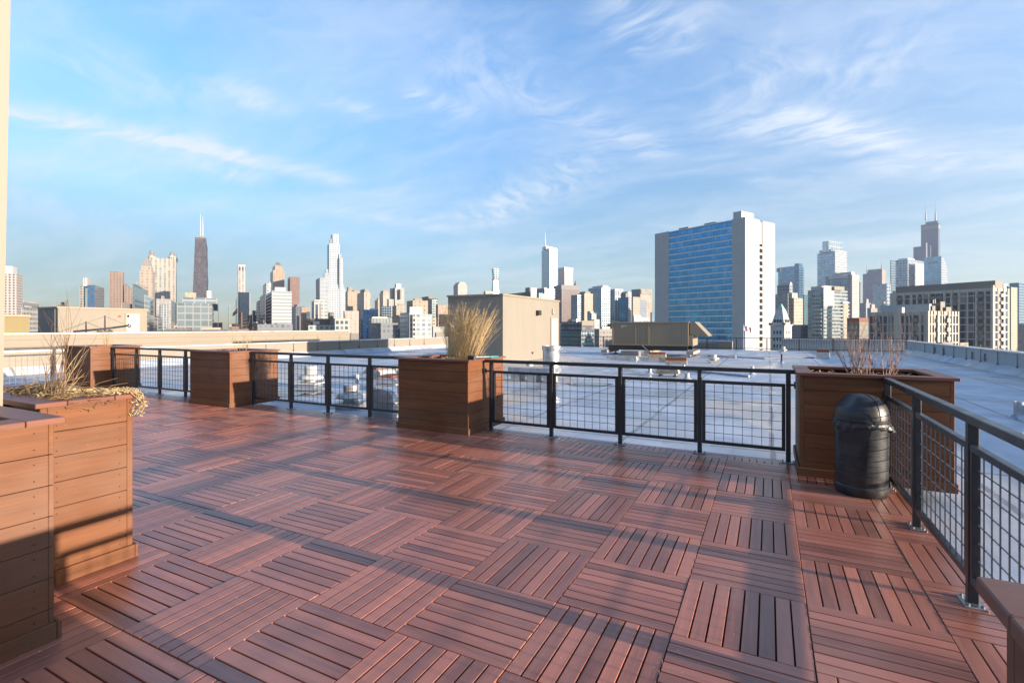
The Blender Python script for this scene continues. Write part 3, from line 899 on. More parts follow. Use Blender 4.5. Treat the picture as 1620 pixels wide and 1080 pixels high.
def duct():
    x, y = at_z(846, 603, RZ)
    t = thing('duct_run', 'low silver duct on white curbs at the foot of the flue stack', 'duct', (x, y, RZ))
    b = MB(); b.bbox(-.75,.75,-.3,.3,.30,.42,.01); b.build('duct', M['blue_metal'], t)
    for k in (-.55,.0,.5):
        b = MB(); b.box(k-.13,k+.13,-.22,.22,.003,.299); b.build('curb', M['white_metal'], t)
duct()
def pipe(px, py, h, r, label, m='white_metal', cone=False):
    x, y = at_z(px, py, RZ)
    t = thing('vent_pipe', label, 'vent pipe', (x, y, RZ), 0., 'vent pipes on the roof')
    b = MB()
    if cone: b.lathe([(r*2.2,.003),(r*1.4,h*.5),(r*.5,h)], 14)
    else: b.lathe([(r,.003),(r,h),(r*.75,h),(r*.75,h*.8)], 14, cap=False)
    b.build('pipe', M[m], t, smooth=40)
    b = MB(); b.lathe([(r*2.4,.002),(r*1.6,.03),(r*1.02,.07)], 14, cap=False); b.build('flashing', M['roof'], t, smooth=40)
pipe(565, 609, .30, .05, 'short white vent pipe between the mushroom fans')
pipe(1028, 591, .28, .06, 'short grey vent pipe under the top rail, left of the air unit feet', 'blue_metal')
pipe(1190, 592, .28, .06, 'grey vent pipe standing alone in front of the tall office block', 'blue_metal')
pipe(1237, 574, .40, .05, 'thin dark vent pipe near the planter with pinkish shrubs', 'cone')
pipe(1376, 577, .42, .05, 'dark cone shaped vent behind the pinkish shrubs', 'cone', True)
pipe(1087, 600, .20, .07, 'white vent stub below the rusty pipe supports', 'white_metal')
pipe(1612, 662, .30, .07, 'grey blue vent pipe beyond the side railing on the shaded roof', 'blue_metal')
def block(px, py, w, d, h, rot, label, m, top=None, feet=False):
    x, y = at_z(px, py, RZ)
    t = thing('pipe_support', label, 'pipe support', (x, y, RZ), rot, 'pipe supports on the roof')
    z0 = h*.35 if feet else .003
    b = MB(); b.bbox(-w/2, w/2, -d/2, d/2, z0, h*.7, .01); b.build('block', M[m], t)
    b = MB(); b.bbox(-w*.48, w*.48, -d*.45, d*.45, h*.701, h, .01); b.build('saddle', M[top or m], t)
    if feet:
        for k in (-.35,.35):
            b = MB(); b.lathe([(.12,.003),(.09,.03),(.05,.05),(.05,z0-.001)], 10, (w*k, 0)); b.build('foot', M['galv'], t)
block(1040, 567, .85, .5, .32, .1, 'timber support with a rusty saddle in front of the air unit', 'timber', 'rust')
block(1060, 573, .95, .35, .22, 0., 'long low timber support between the rusty ones', 'timber')
block(1070, 582, .8, .35, .42, .1, 'raised rusty pipe support on two silver feet', 'timber', 'rust', True)
block(1057, 595, .7, .4, .28, .0, 'pale block support on silver feet just above the mid rail', 'timber', None, True)
block(985, 569, 1.5, .6, .20, .05, 'long flat grey curb left of the rusty supports', 'blue_metal')
block(998, 563, 1.0, .6, .28, .0, 'dark grey low curb under the air unit', 'dark_grey')
block(1302, 567, .55, .45, .46, .0, 'white block with a rust brown top near the far railing', 'white_metal', 'rust')
block(1158, 566, .4, .3, .14, .0, 'tiny pale block between the white mushroom vent and far railing', 'white_metal')
def conduit(pts, r, label):
    q = [at_z(px, py, RZ) for px, py in pts]
    x0, y0 = q[0]; b = MB(); rs = random.Random(len(label))
    v = []
    for (xa, ya), (xb, yb) in zip(q[:-1], q[1:]):
        for k in range(6):
            u = k/6; v.append((xa+(xb-xa)*u-x0+rs.gauss(0,.02), ya+(yb-ya)*u-y0+rs.gauss(0,.02), r+.004))
    v.append((q[-1][0]-x0, q[-1][1]-y0, r+.004))
    b.tube(v, r, 6); o = b.build('roof_conduit', M['plate'], None, (x0, y0, RZ)); tag(o, label, 'conduit')
conduit(((900,578),(985,582),(1060,584),(1185,597)), .035, 'grey conduit run lying on the roof below the air unit')
conduit(((1120,563),(1210,568),(1300,566)), .03, 'thin conduit run between the white vent and the rust topped block')
conduit(((640,577),(560,598),(480,596)), .03, 'thin conduit run behind the mushroom exhaust fans')
# puddles
M['silt'] = plain('dried silt', (.20,.165,.13), .85, 0., .45, 3.)
def puddle(px, py, rx, ry, seed):
    x, y = at_z(px, py, RZ); rs = random.Random(seed)
    ph = [rs.uniform(0,6.28) for _ in range(4)]
    n = 48; v = []; 
    for i in range(n):
        a = 2*math.pi*i/n
        k = 1+.10*math.sin(2*a+ph[0])+.07*math.sin(3*a+ph[1])+.05*math.sin(5*a+ph[2])
        v.append((rx*k*math.cos(a), ry*k*math.sin(a), 0))
    b = MB(); b.add(v, [tuple(range(n))]); o = b.build('puddle_water', M['puddle'], None, (x, y, RZ+.008)); tag(o, kind='structure')
    b = MB(); b.add([(q[0]*1.28, q[1]*1.45, 0) for q in v], [tuple(range(n))]); o = b.build('puddle_silt', M['silt'], None, (x, y, RZ+.004)); tag(o, kind='structure')
puddle(932, 608, .46, .42, 1)
puddle(470, 622, .6, .5, 2)
puddle(640, 585, 1.0, .8, 3)
# ------------------------------------------------------------------ the city beyond the roof
GZ = -26.
b = MB(); n = 64; b.add([(5200*math.cos(2*math.pi*i/n), 5200*math.sin(2*math.pi*i/n), GZ) for i in range(n)], [tuple(range(n))])
tag(b.build('city_ground', M['ground']), kind='structure')

def solve(k, P, D):
    den = D[0] - k*D[1]
    return (k*P[1] - P[0]) / den if abs(den) > 1e-6 else 0.
class Frame:
    """city-grid frame whose origin is the building corner seen at pixel column xc, d metres ahead"""
    def __init__(s, xc, d, th=-30.):
        s.d = d; s.th = R(th)
        s.A = (math.sin(s.th), math.cos(s.th)); s.B = (math.cos(s.th), -math.sin(s.th))
        k = (xc-CX)/F; s.P = (k*d, d); s.case = 1 if k > math.tan(s.th) else 2
        s.loc = world(*s.P) + (GZ,)
        bw = world(*s.B); s.rot = math.atan2(bw[1], bw[0])
    def local(s, px, dd=0.):           # local coords of the point seen at column px, dd metres behind the corner depth
        k = (px-CX)/F; d = s.d+dd; v = (k*d-s.P[0], d-s.P[1])
        return (v[0]*s.B[0]+v[1]*s.B[1], v[0]*s.A[0]+v[1]*s.A[1])
    def span(s, xl, xc, xr, dd=0., mind=None):
        k = (xc-CX)/F; P = (k*(s.d+dd), s.d+dd); kl, kr = (xl-CX)/F, (xr-CX)/F
        lx, ly = s.local(xc, dd)
        if s.case == 1:
            ta = solve(kl, P, s.A) if xl < xc-.3 else 0; tb = solve(kr, P, s.B) if xr > xc+.3 else 0
        else:
            tb = solve(kl, P, (-s.B[0],-s.B[1])) if xl < xc-.3 else 0; ta = solve(kr, P, s.A) if xr > xc+.3 else 0
        dm = mind or 12.
        if s.case == 2 and xl > xc-.8: xc = xr-.02
        elif s.case == 1 and xr < xc+.8 and not mind: xc = xl+.02
        k = (xc-CX)/F; P = (k*(s.d+dd), s.d+dd); lx, ly = s.local(xc, dd)
        big = max(abs(ta), abs(tb), dm)
        ta = ta if 0 < ta < 400 else dm if ta == 0 else min(big, 60.)
        tb = tb if 0 < tb < 400 else dm if tb == 0 else min(big, 60.)
        if s.case == 1: return lx, lx+tb, ly, ly+ta
        return lx-tb, lx, ly, ly+ta
    def z(s, py, dd=0.): return z_of(py, s.d+dd) - GZ
_fc = [0]
def fm(d, wall, glass, cw=4., ch=3.5, fw=.6, fh=.55, **k):
    _fc[0] += 1
    u = d/796.*1.3
    return facade('facade %d' % _fc[0], wall, glass, cw*u, ch*u, fw, fh, **k)
_roofm = plain('flat city roofs', (.30,.28,.26), .85, 0., .2, .05)
def bld(name, label, d, body, m, th=-30., extra=(), cat='building', mind=None, group=None):
    """body = (xl, xc, xr, ytop); extra = list of (part name, xl, xc, xr, ytop, ybottom, depth offset, material)"""
    f = Frame(body[1], d, th)
    x0, x1, y0, y1 = f.span(body[0], body[1], body[2], 0., mind)
    b = MB(); b.box(x0, x1, y0, y1, 0, f.z(body[3]))
    o = b.build(name, m, None, f.loc, f.rot)
    tag(o, label, cat, group)
    zt = f.z(body[3])
    # parapet rim and small roof plant so that no roofline is a bare edge
    for q in extra:
        nm, xl, xc, xr, yt, yb, dd, mm = q[:8]
        a = f.span(xl, xc, xr, dd, 10. if mind else None)
        z0 = f.z(yb, dd) if yb is not None else 0.01
        if yb is not None: z0 = zt+.02 if abs(yb-body[3]) < .01 else z0-.004*d
        b = MB(); b.box(a[0], a[1], a[2], a[3], z0, f.z(yt, dd)); b.build(nm, mm, o)
    return o, f
def spire(o, f, px, yt, yb, r, dd=15., m=None, name='antenna', n=6):
    x, y = f.local(px, dd); z0, z1 = f.z(yb, dd), f.z(yt, dd)
    b = MB(); b.lathe([(r, z0), (r*.8, z0+(z1-z0)*.35), (r*.45, z0+(z1-z0)*.4), (r*.15, z1)], n, (x, y)); b.build(name, m or M['white_metal'], o)
def W(v): return (v, v*.97, v*.93)
BEI = (.46,.36,.26); CRM = (.58,.49,.37); BRN = (.26,.17,.12); GRY = (.36,.36,.36); WHT = (.70,.69,.66)
DGL = (.03,.05,.08); BGL = (.05,.16,.30); LGL = (.22,.33,.40); SGL = (.42,.50,.55); TGL = (.06,.20,.24)
glassy = dict(rough=.08, metal=.75, vary=.35, wall_rough=.3)

# ---- left of the picture
d = 900; m = fm(d, (.66,.60,.53), DGL, 3.6, 3.2, .5, .55)
o, f = bld('apartment_tower', 'pale high-rise with a dense grid of small square windows by the cream post', d, (-14, 26, 36, 433), m, extra=[('crown', -10, 20, 27, 421, 433, 12, M['white_metal'])])
bld('office_block', 'low grey columned block right of the pale gridded high-rise', 620, (35, 36, 62, 478), fm(620, (.40,.37,.34), DGL, 4, 5, .4, .6), extra=[('roof_plant', 37, 38, 61, 475.5, 478, 5, _roofm)])
bld('apartment_block', 'low white block with two rows of square windows behind the olive plant box', 480, (34, 35, 60, 486), fm(480, WHT, DGL, 5.5, 6, .45, .5), extra=[('stair_tower', 39, 40, 50, 483, 486, 4, M['white_metal'])])
bld('stone_building', 'low cream stepped top peeking over the long cream roof house', 520, (88, 89, 112, 482), fm(520, CRM, DGL, 6, 5, .2, .3), extra=[('gable', 94, 95, 107, 477, 482, 6, M['cream']), ('finial', 98, 98.5, 103, 474.5, 477, 8, M['cream'])])
d = 1050; m = fm(d, (.50,.44,.37), DGL, 3, 3, .6, .5)
o, f = bld('apartment_tower', 'slim tower with white lantern top and dark blue glass right half', d, (126, 134, 134.6, 452), m, extra=[('glass_wing', 133.8, 134, 150, 451, None, -2, fm(d, (.10,.13,.18), BGL, 3, 3, .8, .75, **glassy)), ('lantern', 131.5, 138, 144, 439.5, 451, 6, fm(d, WHT, (.35,.33,.3), 3, 30, .3, .5))])
d = 1250; m = fm(d, (.40,.28,.20), (.10,.07,.06), 3., 3., .45, .55)
o, f = bld('apartment_tower', 'brown slab tower with a lower wing stepping down to its right', d, (173, 194, 196.5, 430), m)
b = MB(); p0 = f.local(196.5, 0); p1 = f.local(209.5, 0)
b.extrude_xz([(p0[0], 0), (p1[0], 0), (p1[0], f.z(462)), (p0[0]+3, f.z(449)), (p0[0], f.z(449))], p0[1]+1, p0[1]+26); b.build('stepped_wing', m, o)
bld('apartment_block', 'low pinkish block at the foot of the brown slab tower', 700, (192, 193, 210, 477), fm(700, (.50,.42,.35), (.25,.2,.17), 4, 3.5, .5, .4))
d = 760; m = fm(d, (.30,.30,.30), TGL, 5, 6, .8, .8, **glassy)
bld('apartment_block', 'dark modern block with white window frames below the mansard tower', d, (209.5, 211.5, 234.5, 449), m, extra=[('white_frames', 212.5, 213, 229, 466, None, -2, fm(d, WHT, TGL, 7.4, 6, .78, .75)), ('roof_plant', 216, 217, 232, 445.5, 449, 5, _roofm)])
d = 1350; m = fm(d, (.56,.45,.34), (.16,.14,.13), 5, 3.4, .38, .5, stripe=None)
o, f = bld('residential_tower', 'beige tower with a steep dark mansard roof', d, (221, 241.5, 245, 428), m, extra=[('shoulder', 223.5, 239.5, 242, 421, 428, 4, m)])
a = f.span(224, 239.5, 241, 4); z0, z1 = f.z(421, 4), f.z(409, 4); ii = (a[1]-a[0])*.22
b = MB(); b.box(a[0], a[1], a[2], a[3], z0+.02, z1, taper=(a[0]+ii, a[1]-ii, a[2]+ii, a[3]-ii)); b.build('mansard_roof', M['dark_grey'], o)
d = 1650; m = fm(d, (.62,.54,.42), (.17,.18,.19), 4.4, 3, .42, .85)
o, f = bld('residential_tower', 'tall cream tower with vertical ribs and four domed corner lanterns', d, (236, 278, 279.5, 409.5), m)
for px, dd, yt in ((239.5, 8, 396), (271.5, 8, 398), (244, 40, 400), (276, 40, 401)):
    x, y = f.local(px, dd); r = 9.5; z0 = f.z(409.5)
    zt = f.z(yt, dd)
    b = MB(); b.lathe([(r, z0-6), (r, z0+9), (r*.55, z0+10), (r*.55, zt-10)], 8, (x, y), R(22)); c = b.build('lantern', fm(d, (.66,.58,.46), DGL, 2.6, 6, .5, .5), o)
    b = MB(); b.lathe([(r*.62, zt-9.9), (r*.5, zt-4), (r*.12, zt)], 10, (x, y)); b.build('dome', M['dark_grey'], c)
d = 820; m = fm(d, (.44,.37,.31), (.20,.24,.27), 4, 4, .65, .7)
bld('apartment_block', 'beige framed block with pale glass bays in front of the cream ribbed tower', d, (247, 270.5, 271.5, 473), m, extra=[('glass_bay', 254, 266, 266.5, 482, None, -4, fm(d, (.6,.62,.62), SGL, 3, 3, .7, .8, **glassy)), ('gable', 255, 259, 261, 468, 473, 5, M['cream'])])
bld('office_tower', 'slim dark glass block right of the beige framed block', 900, (270.5, 271.5, 277.5, 475), fm(900, (.05,.06,.09), DGL, 3, 3, .8, .7, **glassy))
bld('office_block', 'very dark low block with a slanted top left of the wide glass block', 980, (277.5, 278.5, 281.5, 494), fm(980, (.08,.09,.11), DGL, 3, 3, .8, .7, **glassy))
bld('glass_pavilion', 'low milky glass block at the end of the cream roof house', 380, (231.5, 232.5, 252, 499), fm(380, WHT, (.45,.55,.58), 10, 9, .92, .86, **glassy), extra=[('roof_slab', 231.2, 232.2, 254, 497.5, 499, -1, _roofm), ('balcony_column', 249, 250, 256, 501, None, 8, fm(380, (.4,.4,.4), DGL, 6, 4.5, .7, .5))])
# braced tapering tower
def tapering():
    d = 1600; f = Frame(327, d)
    a = f.span(302, 326.5, 330.5); t = f.span(310, 325.5, 328.3)
    zt = f.z(371.5)
    o_ = MB(); o_.box(a[0], a[1], a[2], a[3], 0, zt, taper=(a[0]+(a[1]-a[0])*.20, a[1]-(a[1]-a[0])*.08, a[2]+(a[3]-a[2])*.2, a[3]-(a[3]-a[2])*.2))
    m = fm(d, (.07,.058,.06), (.062,.05,.05), 3.2, 2.6, .6, .5, rough=.25, vary=.8, wall_rough=.5)
    o = o_.build('skyscraper', m, None, f.loc, f.rot)
    tag(o, 'tapering dark brown skyscraper with cross bracing and two white antennas', 'skyscraper')
    # cross braces and corner columns as one part per face
    def lerp(z, side):
        k = z/zt
        x0 = a[0]+(a[1]-a[0])*.20*k; x1 = a[1]-(a[1]-a[0])*.08*k; y0 = a[2]+(a[3]-a[2])*.2*k; y1 = a[3]-(a[3]-a[2])*.2*k
        return x0, x1, y0, y1
    br = MB(); N = 5; e = .4
    for k in range(N):
        zA, zB = zt*k/N, zt*(k+1)/N*.999
        q0, q1 = lerp(zA, 0), lerp(zB, 0)
        br.tube([(q0[0], q0[2]-e, zA), (q1[1], q1[2]-e, zB)], 0.9, 4); br.tube([(q0[1], q0[2]-e, zA), (q1[0], q1[2]-e, zB)], 0.9, 4)
        br.tube([(q0[1]+e, q0[2], zA), (q1[1]+e, q1[3], zB)], 0.9, 4); br.tube([(q0[1]+e, q0[3], zA), (q1[1]+e, q1[2], zB)], 0.9, 4)
        br.tube([(q1[0], q1[2]-e, zB), (q1[1], q1[2]-e, zB)], 0.8, 4)
    br.build('cross_bracing', plain('bracing steel', (.045,.038,.036), .5), o)
    q = lerp(zt, 0); cx, cy = (q[0]+q[1])/2, (q[2]+q[3])/2
    b = MB(); b.box(q[0]+4, q[1]-4, q[2]+4, q[3]-4, zt+.02, zt+8); b.build('roof_plant', M['dark_grey'], o)
    zp = f.z(322)
    for k in (-1, 1):
        b = MB(); xx = cx+k*(q[1]-q[0])*.12
        b.lathe([(2.6, zt+8.02), (2.4, zt+20), (1.2, zt+22), (.9, zt+60), (.4, zp - (6 if k > 0 else 0))], 8, (xx, cy)); b.build('antenna', M['white_metal'], o)
    b = MB(); b.box(q[0]-.8, q[1]+.8, q[2]-.8, q[3]+.8, zt-7, zt-3); b.build('light_band', M['plate'], o)
tapering()
d = 420; m = fm(d, (.42,.44,.43), (.20,.25,.27), 8, 8, .86, .80, rough=.1, metal=.6, vary=.3)
o, f = bld('office_block', 'wide low glass office block at the foot of the tapering dark skyscraper', d, (280, 336, 338, 480), m, mind=40, extra=[('upper_storey', 288.5, 344, 346, 471.5, 480, 8, fm(d, (.5,.53,.54), SGL, 12, 9, .9, .8, **glassy)),
    ('glass_wing', 338.5, 339, 363.5, 482, None, 1, fm(d, (.7,.72,.72), (.55,.62,.64), 7, 8, .85, .85, **glassy)), ('dark_bay', 337.6, 338, 345, 484, None, -1, fm(d, (.25,.27,.27), (.05,.07,.08), 7, 8, .8, .8)),
    ('roof_plant', 293, 310, 311, 463, 471.5, 14, fm(d, CRM, (.45,.36,.27), 2.2, 20, .5, .9)), ('lift_house', 327, 334, 339, 460, 471.5, 14, M['white_metal'])])
d = 1000
bld('office_tower', 'beige and grey twin block below the white striped tower', d, (354, 378, 379, 460.5), fm(d, (.48,.42,.35), (.36,.31,.26), 3, 2.6, .5, .5), mind=35, extra=[('grey_slab', 378.6, 379, 396, 462, None, -3, fm(d, (.46,.47,.46), (.22,.23,.24), 3, 2.6, .5, .5)), ('striped_bay', 364.5, 374, 374.5, 472, None, -8, fm(d, WHT, DGL, 3, 30, .5, .96))])
d = 1400
bld('office_tower', 'white tower of bright vertical stripes with dark openings along its top', d, (370, 377, 388, 420), fm(d, (.66,.61,.54), (.18,.17,.17), 3.3, 3, .42, .93), extra=[('dark_openings', 369.6, 376.8, 388.4, 422, 424.5, -1, fm(d, WHT, (.02,.02,.02), 3.3, 2.6, .62, .9)), ('cap', 370, 377, 388, 418.5, 420, 0, M['white_metal'])])
BRK = (.25,.115,.07)
bld('brick_block', 'square red brick block with a small penthouse right of the bright glass wing', 430, (365, 381.5, 383.5, 493.5), fm(430, BRK, (.16,.11,.09), 4, 4, .35, .4), extra=[('penthouse', 368, 375, 376.5, 487.5, 493.5, 4, fm(430, BRK, (.1,.06,.05), 6, 9, .2, .2))])
bld('brick_block', 'low dark brick block between the red brick block and the pink banded tower', 520, (383.5, 392, 398, 499), fm(520, (.22,.15,.12), (.1,.1,.11), 4, 4, .5, .5), extra=[('lower_wing', 392.5, 398, 399, 497, None, 4, fm(520, (.3,.2,.15), (.1,.1,.11), 4, 4, .5, .5))])
bld('office_block', 'narrow navy blue glass block left of the pink banded tower', 700, (398.5, 400, 407, 491), fm(700, (.05,.07,.12), (.03,.06,.14), 3, 3, .8, .7, **glassy))
d = 560
bld('apartment_tower', 'pink brick tower with a dark vertical window strip and red top', d, (405.5, 419, 422, 473), fm(d, (.44,.27,.20), (.12,.10,.10), 4, 3.4, .5, .5), extra=[('red_top', 406.5, 418.5, 421, 470, 473, 2, M['rust']), ('window_strip', 410, 414.5, 415, 475, None, -2, fm(d, (.08,.09,.1), DGL, 2, 3.4, .8, .7))])
bld('apartment_block', 'low cream roofscape with white units below the pink banded tower', 360, (395, 419, 421, 511), fm(360, CRM, DGL, 6, 5, .4, .3), mind=14, extra=[('roof_plant', 400, 406, 407, 508.5, 511, 3, M['white_metal']), ('roof_unit', 411, 417, 418, 506, 511, 4, M['cream'])])
d = 470
o, f = bld('office_block', 'white banded glass office block with a stepped top and dark left side', d, (420, 430, 461.5, 460), fm(d, (.66,.68,.68), (.50,.55,.57), 26, 4.2, .97, .45, rough=.1, metal=.5, vary=.15), extra=[('top_storey', 431, 435, 452, 454, 460, 5, fm(d, WHT, SGL, 20, 5, .9, .3)), ('dark_side', 419.8, 429.8, 430.2, 463, 520, -.6, fm(d, (.3,.33,.36), (.06,.09,.13), 4.5, 4.2, .8, .6, **glassy)), ('dark_base', 433, 438, 452, 511, None, -1, M['dark_grey'])])
bld('office_tower', 'small pale blue tower with a dark square top left of the pyramid roofed tower', 900, (416, 421.5, 429, 446), fm(900, WHT, (.12,.18,.26), 3.4, 3.2, .6, .6))
d = 1500; m = fm(d, (.54,.41,.27), (.20,.17,.15), 3, 3.2, .45, .6)
o, f = bld('residential_tower', 'golden beige tower with chamfered crown and grey pyramid roof', d, (427.5, 432, 450, 427), m, extra=[('crown', 431, 435, 447, 419, 427, 6, m)])
a = f.span(431.5, 435.5, 446.5, 6); b = MB(); cx, cy = (a[0]+a[1])/2, (a[2]+a[3])/2
b.box(a[0], a[1], a[2], a[3], f.z(419, 6)+.02, f.z(412, 6), taper=(cx-1.5, cx+1.5, cy-1.5, cy+1.5)); b.build('pyramid_roof', M['dark_grey'], o)
d = 1450
bld('apartment_tower', 'plain brown tower standing alone left of the silver stepped skyscraper', d, (455, 459, 474, 437.5), fm(d, (.28,.17,.13), (.16,.10,.08), 3, 3, .5, .5))
bld('office_block', 'blue grey block under the plain brown tower', 800, (461, 468, 482, 484), fm(800, (.20,.22,.25), DGL, 3.4, 3, .6, .5), extra=[('upper_step', 465, 470, 474, 481, 484, 4, M['dark_grey'])])
bld('apartment_block', 'tan block with a dark right side between the blue grey block and the glass box', 720, (476, 477, 490, 486), fm(720, (.46,.34,.23), (.3,.2,.14), 3.6, 3.4, .4, .4), extra=[('white_gable', 469, 474, 475, 499, None, -20, M['cream']), ('dark_wing', 484.5, 485, 490.5, 493, None, -5, fm(720, (.10,.12,.15), DGL, 3, 3, .7, .6))])
# silver stepped skyscraper
d = 1500; sil = dict(rough=.12, metal=.45, vary=.18, wall_rough=.3)
m = fm(d, (.66,.69,.71), (.36,.44,.50), 3.0, 2.8, .62, .62, **sil)
o, f = bld('skyscraper', 'tallest silver white skyscraper with stepped sides', d, (520, 521, 537.5, 385), m, mind=30, extra=[
    ('top_tier', 523, 526.5, 536, 369.5, 385, 8, m), ('right_tier', 537, 537.2, 542.5, 408, None, 6, m), ('right_cap', 536, 536.4, 540, 402, 408, 10, m), ('lower_tier', 520.5, 521, 544.5, 450, None, -4, m), ('base_tier', 519.5, 520, 546.5, 456, None, -8, m),
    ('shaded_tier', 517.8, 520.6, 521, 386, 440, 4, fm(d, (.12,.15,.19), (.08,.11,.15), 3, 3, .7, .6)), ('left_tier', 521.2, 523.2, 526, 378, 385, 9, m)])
m2 = fm(d, (.50,.53,.55), (.52,.58,.62), 5, 4.6, .86, .84, **sil)
o, f = bld('office_tower', 'shorter silver slab with brown left side joined to the tallest silver skyscraper', d-60, (500, 506, 520.5, 439), m2, mind=26, extra=[('stepped_top', 512, 513.5, 520.5, 432, 439, 8, m2), ('small_step', 514, 515.5, 519.5, 426, 432, 12, m2)])
b = MB(); a = f.span(500, 506, 520.5, 0, 26); b.box(a[0]-.6, a[0]-.02, a[2]+.5, a[3]-.5, 0, f.z(439)-.5); b.build('brown_side', fm(d, (.24,.18,.16), (.16,.12,.11), 3, 3, .5, .5), o)
d = 640
bld('apartment_block', 'white glass box with dark left edge in front of the shorter silver slab', d, (493, 497, 518, 475.5), fm(d, (.62,.63,.60), (.45,.52,.52), 5.5, 4.2, .72, .6, rough=.1, metal=.5, vary=.4), extra=[('roof_frame', 497.5, 498, 511, 474, 475.5, -1, M['white_metal']), ('dark_joint', 505.5, 506, 508, 480, None, -3, M['dark_grey'])])
bld('brick_block', 'low dark brick row with glass between the white glass box and the lattice block', 560, (484, 491, 529, 504), fm(560, (.15,.10,.09), DGL, 4, 4, .5, .5), extra=[('roof_unit', 495, 496, 505.5, 508, None, -30, M['white_metal']), ('tall_bay', 519, 522, 528, 494, None, 6, fm(560, (.36,.28,.22), DGL, 3, 3, .6, .5))])
d = 330
bld('parking_structure', 'white open lattice block rising above the end of the cream wing wall', d, (528, 530, 553, 503.5), fm(d, (.66,.64,.58), (.05,.07,.08), 5.4, 6.6, .66, .6), extra=[('low_wing', 487, 488, 529, 514.5, None, 6, fm(d, (.66,.64,.58), (.07,.12,.12), 6.2, 6.6, .6, .55))])
d = 1000
bld('apartment_tower', 'cream tower with a slanted left roof right of the silver skyscraper', d, (546.5, 550, 569, 460.5), fm(d, (.54,.45,.33), (.34,.28,.2), 3, 3, .4, .5), extra=[('slanted_top', 549, 551, 558.5, 454, 460.5, 5, M['cream']), ('flat_top', 559, 560, 568, 458.5, 460.5, 6, M['cream'])])
d = 850
bld('apartment_tower', 'pale twin ribbed tower with a broad shaded left side', d, (565, 576, 587, 462), fm(d, (.60,.53,.44), (.22,.2,.18), 5.2, 3, .3, .85), extra=[('cap', 570, 577, 583, 457, 462, 5, M['cream'])])
d = 540
bld('apartment_block', 'pinkish white slab with vertical window strips in front of the cream tower', d, (543.5, 545, 569, 491.5), fm(d, (.60,.52,.46), (.24,.20,.19), 5.2, 3.6, .28, .6), extra=[('podium', 553, 553.5, 568, 527, None, -4, M['dark_grey'])])
d = 500
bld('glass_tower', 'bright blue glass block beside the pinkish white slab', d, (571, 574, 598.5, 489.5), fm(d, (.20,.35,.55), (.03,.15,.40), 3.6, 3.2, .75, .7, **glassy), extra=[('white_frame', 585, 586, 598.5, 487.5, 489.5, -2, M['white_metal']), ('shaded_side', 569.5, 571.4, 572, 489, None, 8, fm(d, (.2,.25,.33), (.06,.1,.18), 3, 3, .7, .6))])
d = 400
bld('office_block', 'grey green ribbed glass block above the lit parapet corner', d, (583.5, 588, 620.5, 503), fm(d, (.40,.42,.40), (.24,.29,.29), 4, 22, .6, .95, rough=.1, metal=.5, vary=.3), extra=[('rail_top', 588, 589, 613, 501, 503, 1, M['white_metal'])])
bld('apartment_tower', 'small beige tower between the pale ribbed tower and the copper topped tower', 950, (593, 598, 604, 474), fm(950, CRM, (.3,.26,.2), 3, 3, .5, .5), extra=[('cap', 596, 598, 601, 471.5, 474, 3, M['cream'])])
d = 880; m = fm(d, (.56,.50,.40), (.25,.27,.27), 3.2, 3., .55, .55)
bld('apartment_tower', 'stepped beige tower with copper brown roof plates and painted dark blue shadow below', d, (600.5, 606, 616, 463), m, extra=[('copper_top', 602, 606.5, 614.5, 459.5, 463, 3, plain('copper brown roof', (.33,.17,.10), .6)), ('right_step', 614, 615, 623, 473, None, 2, m), ('shadow_base', 603, 604, 619, 484, None, -14, fm(d, (.12,.18,.24), (.05,.12,.20), 3, 3, .8, .7, **glassy))])  # blue front box paints the dark shadow over the tower's lower part
d = 1050; m = fm(d, (.56,.53,.48), (.28,.28,.28), 3, 3, .5, .5)
bld('residential_tower', 'tall pale tower with white cap and a dark central slot', d, (621, 625, 639.5, 455), m, extra=[('cap', 624.5, 627, 634.5, 449, 455, 5, M['white_metal']), ('left_slab', 617, 620, 622, 456, None, 8, m), ('dark_slot', 632.5, 632.8, 635, 457.5, 470, -2, M['dark_grey'])])
bld('apartment_block', 'beige blocky building directly below the tall pale tower', 720, (620.5, 627, 641.5, 483), fm(720, (.50,.45,.36), (.30,.31,.28), 4, 3.6, .5, .5), extra=[('roof_step', 629, 630, 638, 480, 483, 3, M['cream'])])
bld('apartment_block', 'pink beige block with balconies left of the white apartment block', 470, (619.5, 621, 634, 501), fm(470, (.58,.43,.32), (.2,.15,.12), 4, 4, .4, .4), extra=[('dark_wing', 626, 627, 634.5, 520, None, -8, fm(470, (.1,.11,.13), DGL, 4, 4, .6, .5)), ('gable', 624, 625, 632, 498.5, 501, 4, M['cream'])])
d = 620
bld('apartment_block', 'tan block with dark left side and rooftop plant behind the white apartment block', d, (643.5, 653, 677, 475), fm(d, (.54,.44,.33), (.12,.1,.09), 6, 5, .25, .35), extra=[('roof_plant', 654, 656, 668, 472, 475, 4, M['cream'])])
d = 760
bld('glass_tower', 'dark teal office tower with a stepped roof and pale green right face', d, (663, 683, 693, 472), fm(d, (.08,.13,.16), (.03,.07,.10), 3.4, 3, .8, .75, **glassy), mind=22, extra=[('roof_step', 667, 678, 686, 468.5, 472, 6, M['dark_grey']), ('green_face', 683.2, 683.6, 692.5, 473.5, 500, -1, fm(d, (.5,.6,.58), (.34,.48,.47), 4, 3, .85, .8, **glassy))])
d = 330
m = fm(d, (.72,.71,.68), (.36,.43,.45), 7.2, 5.6, .62, .62, rough=.1, metal=.3, vary=.6)
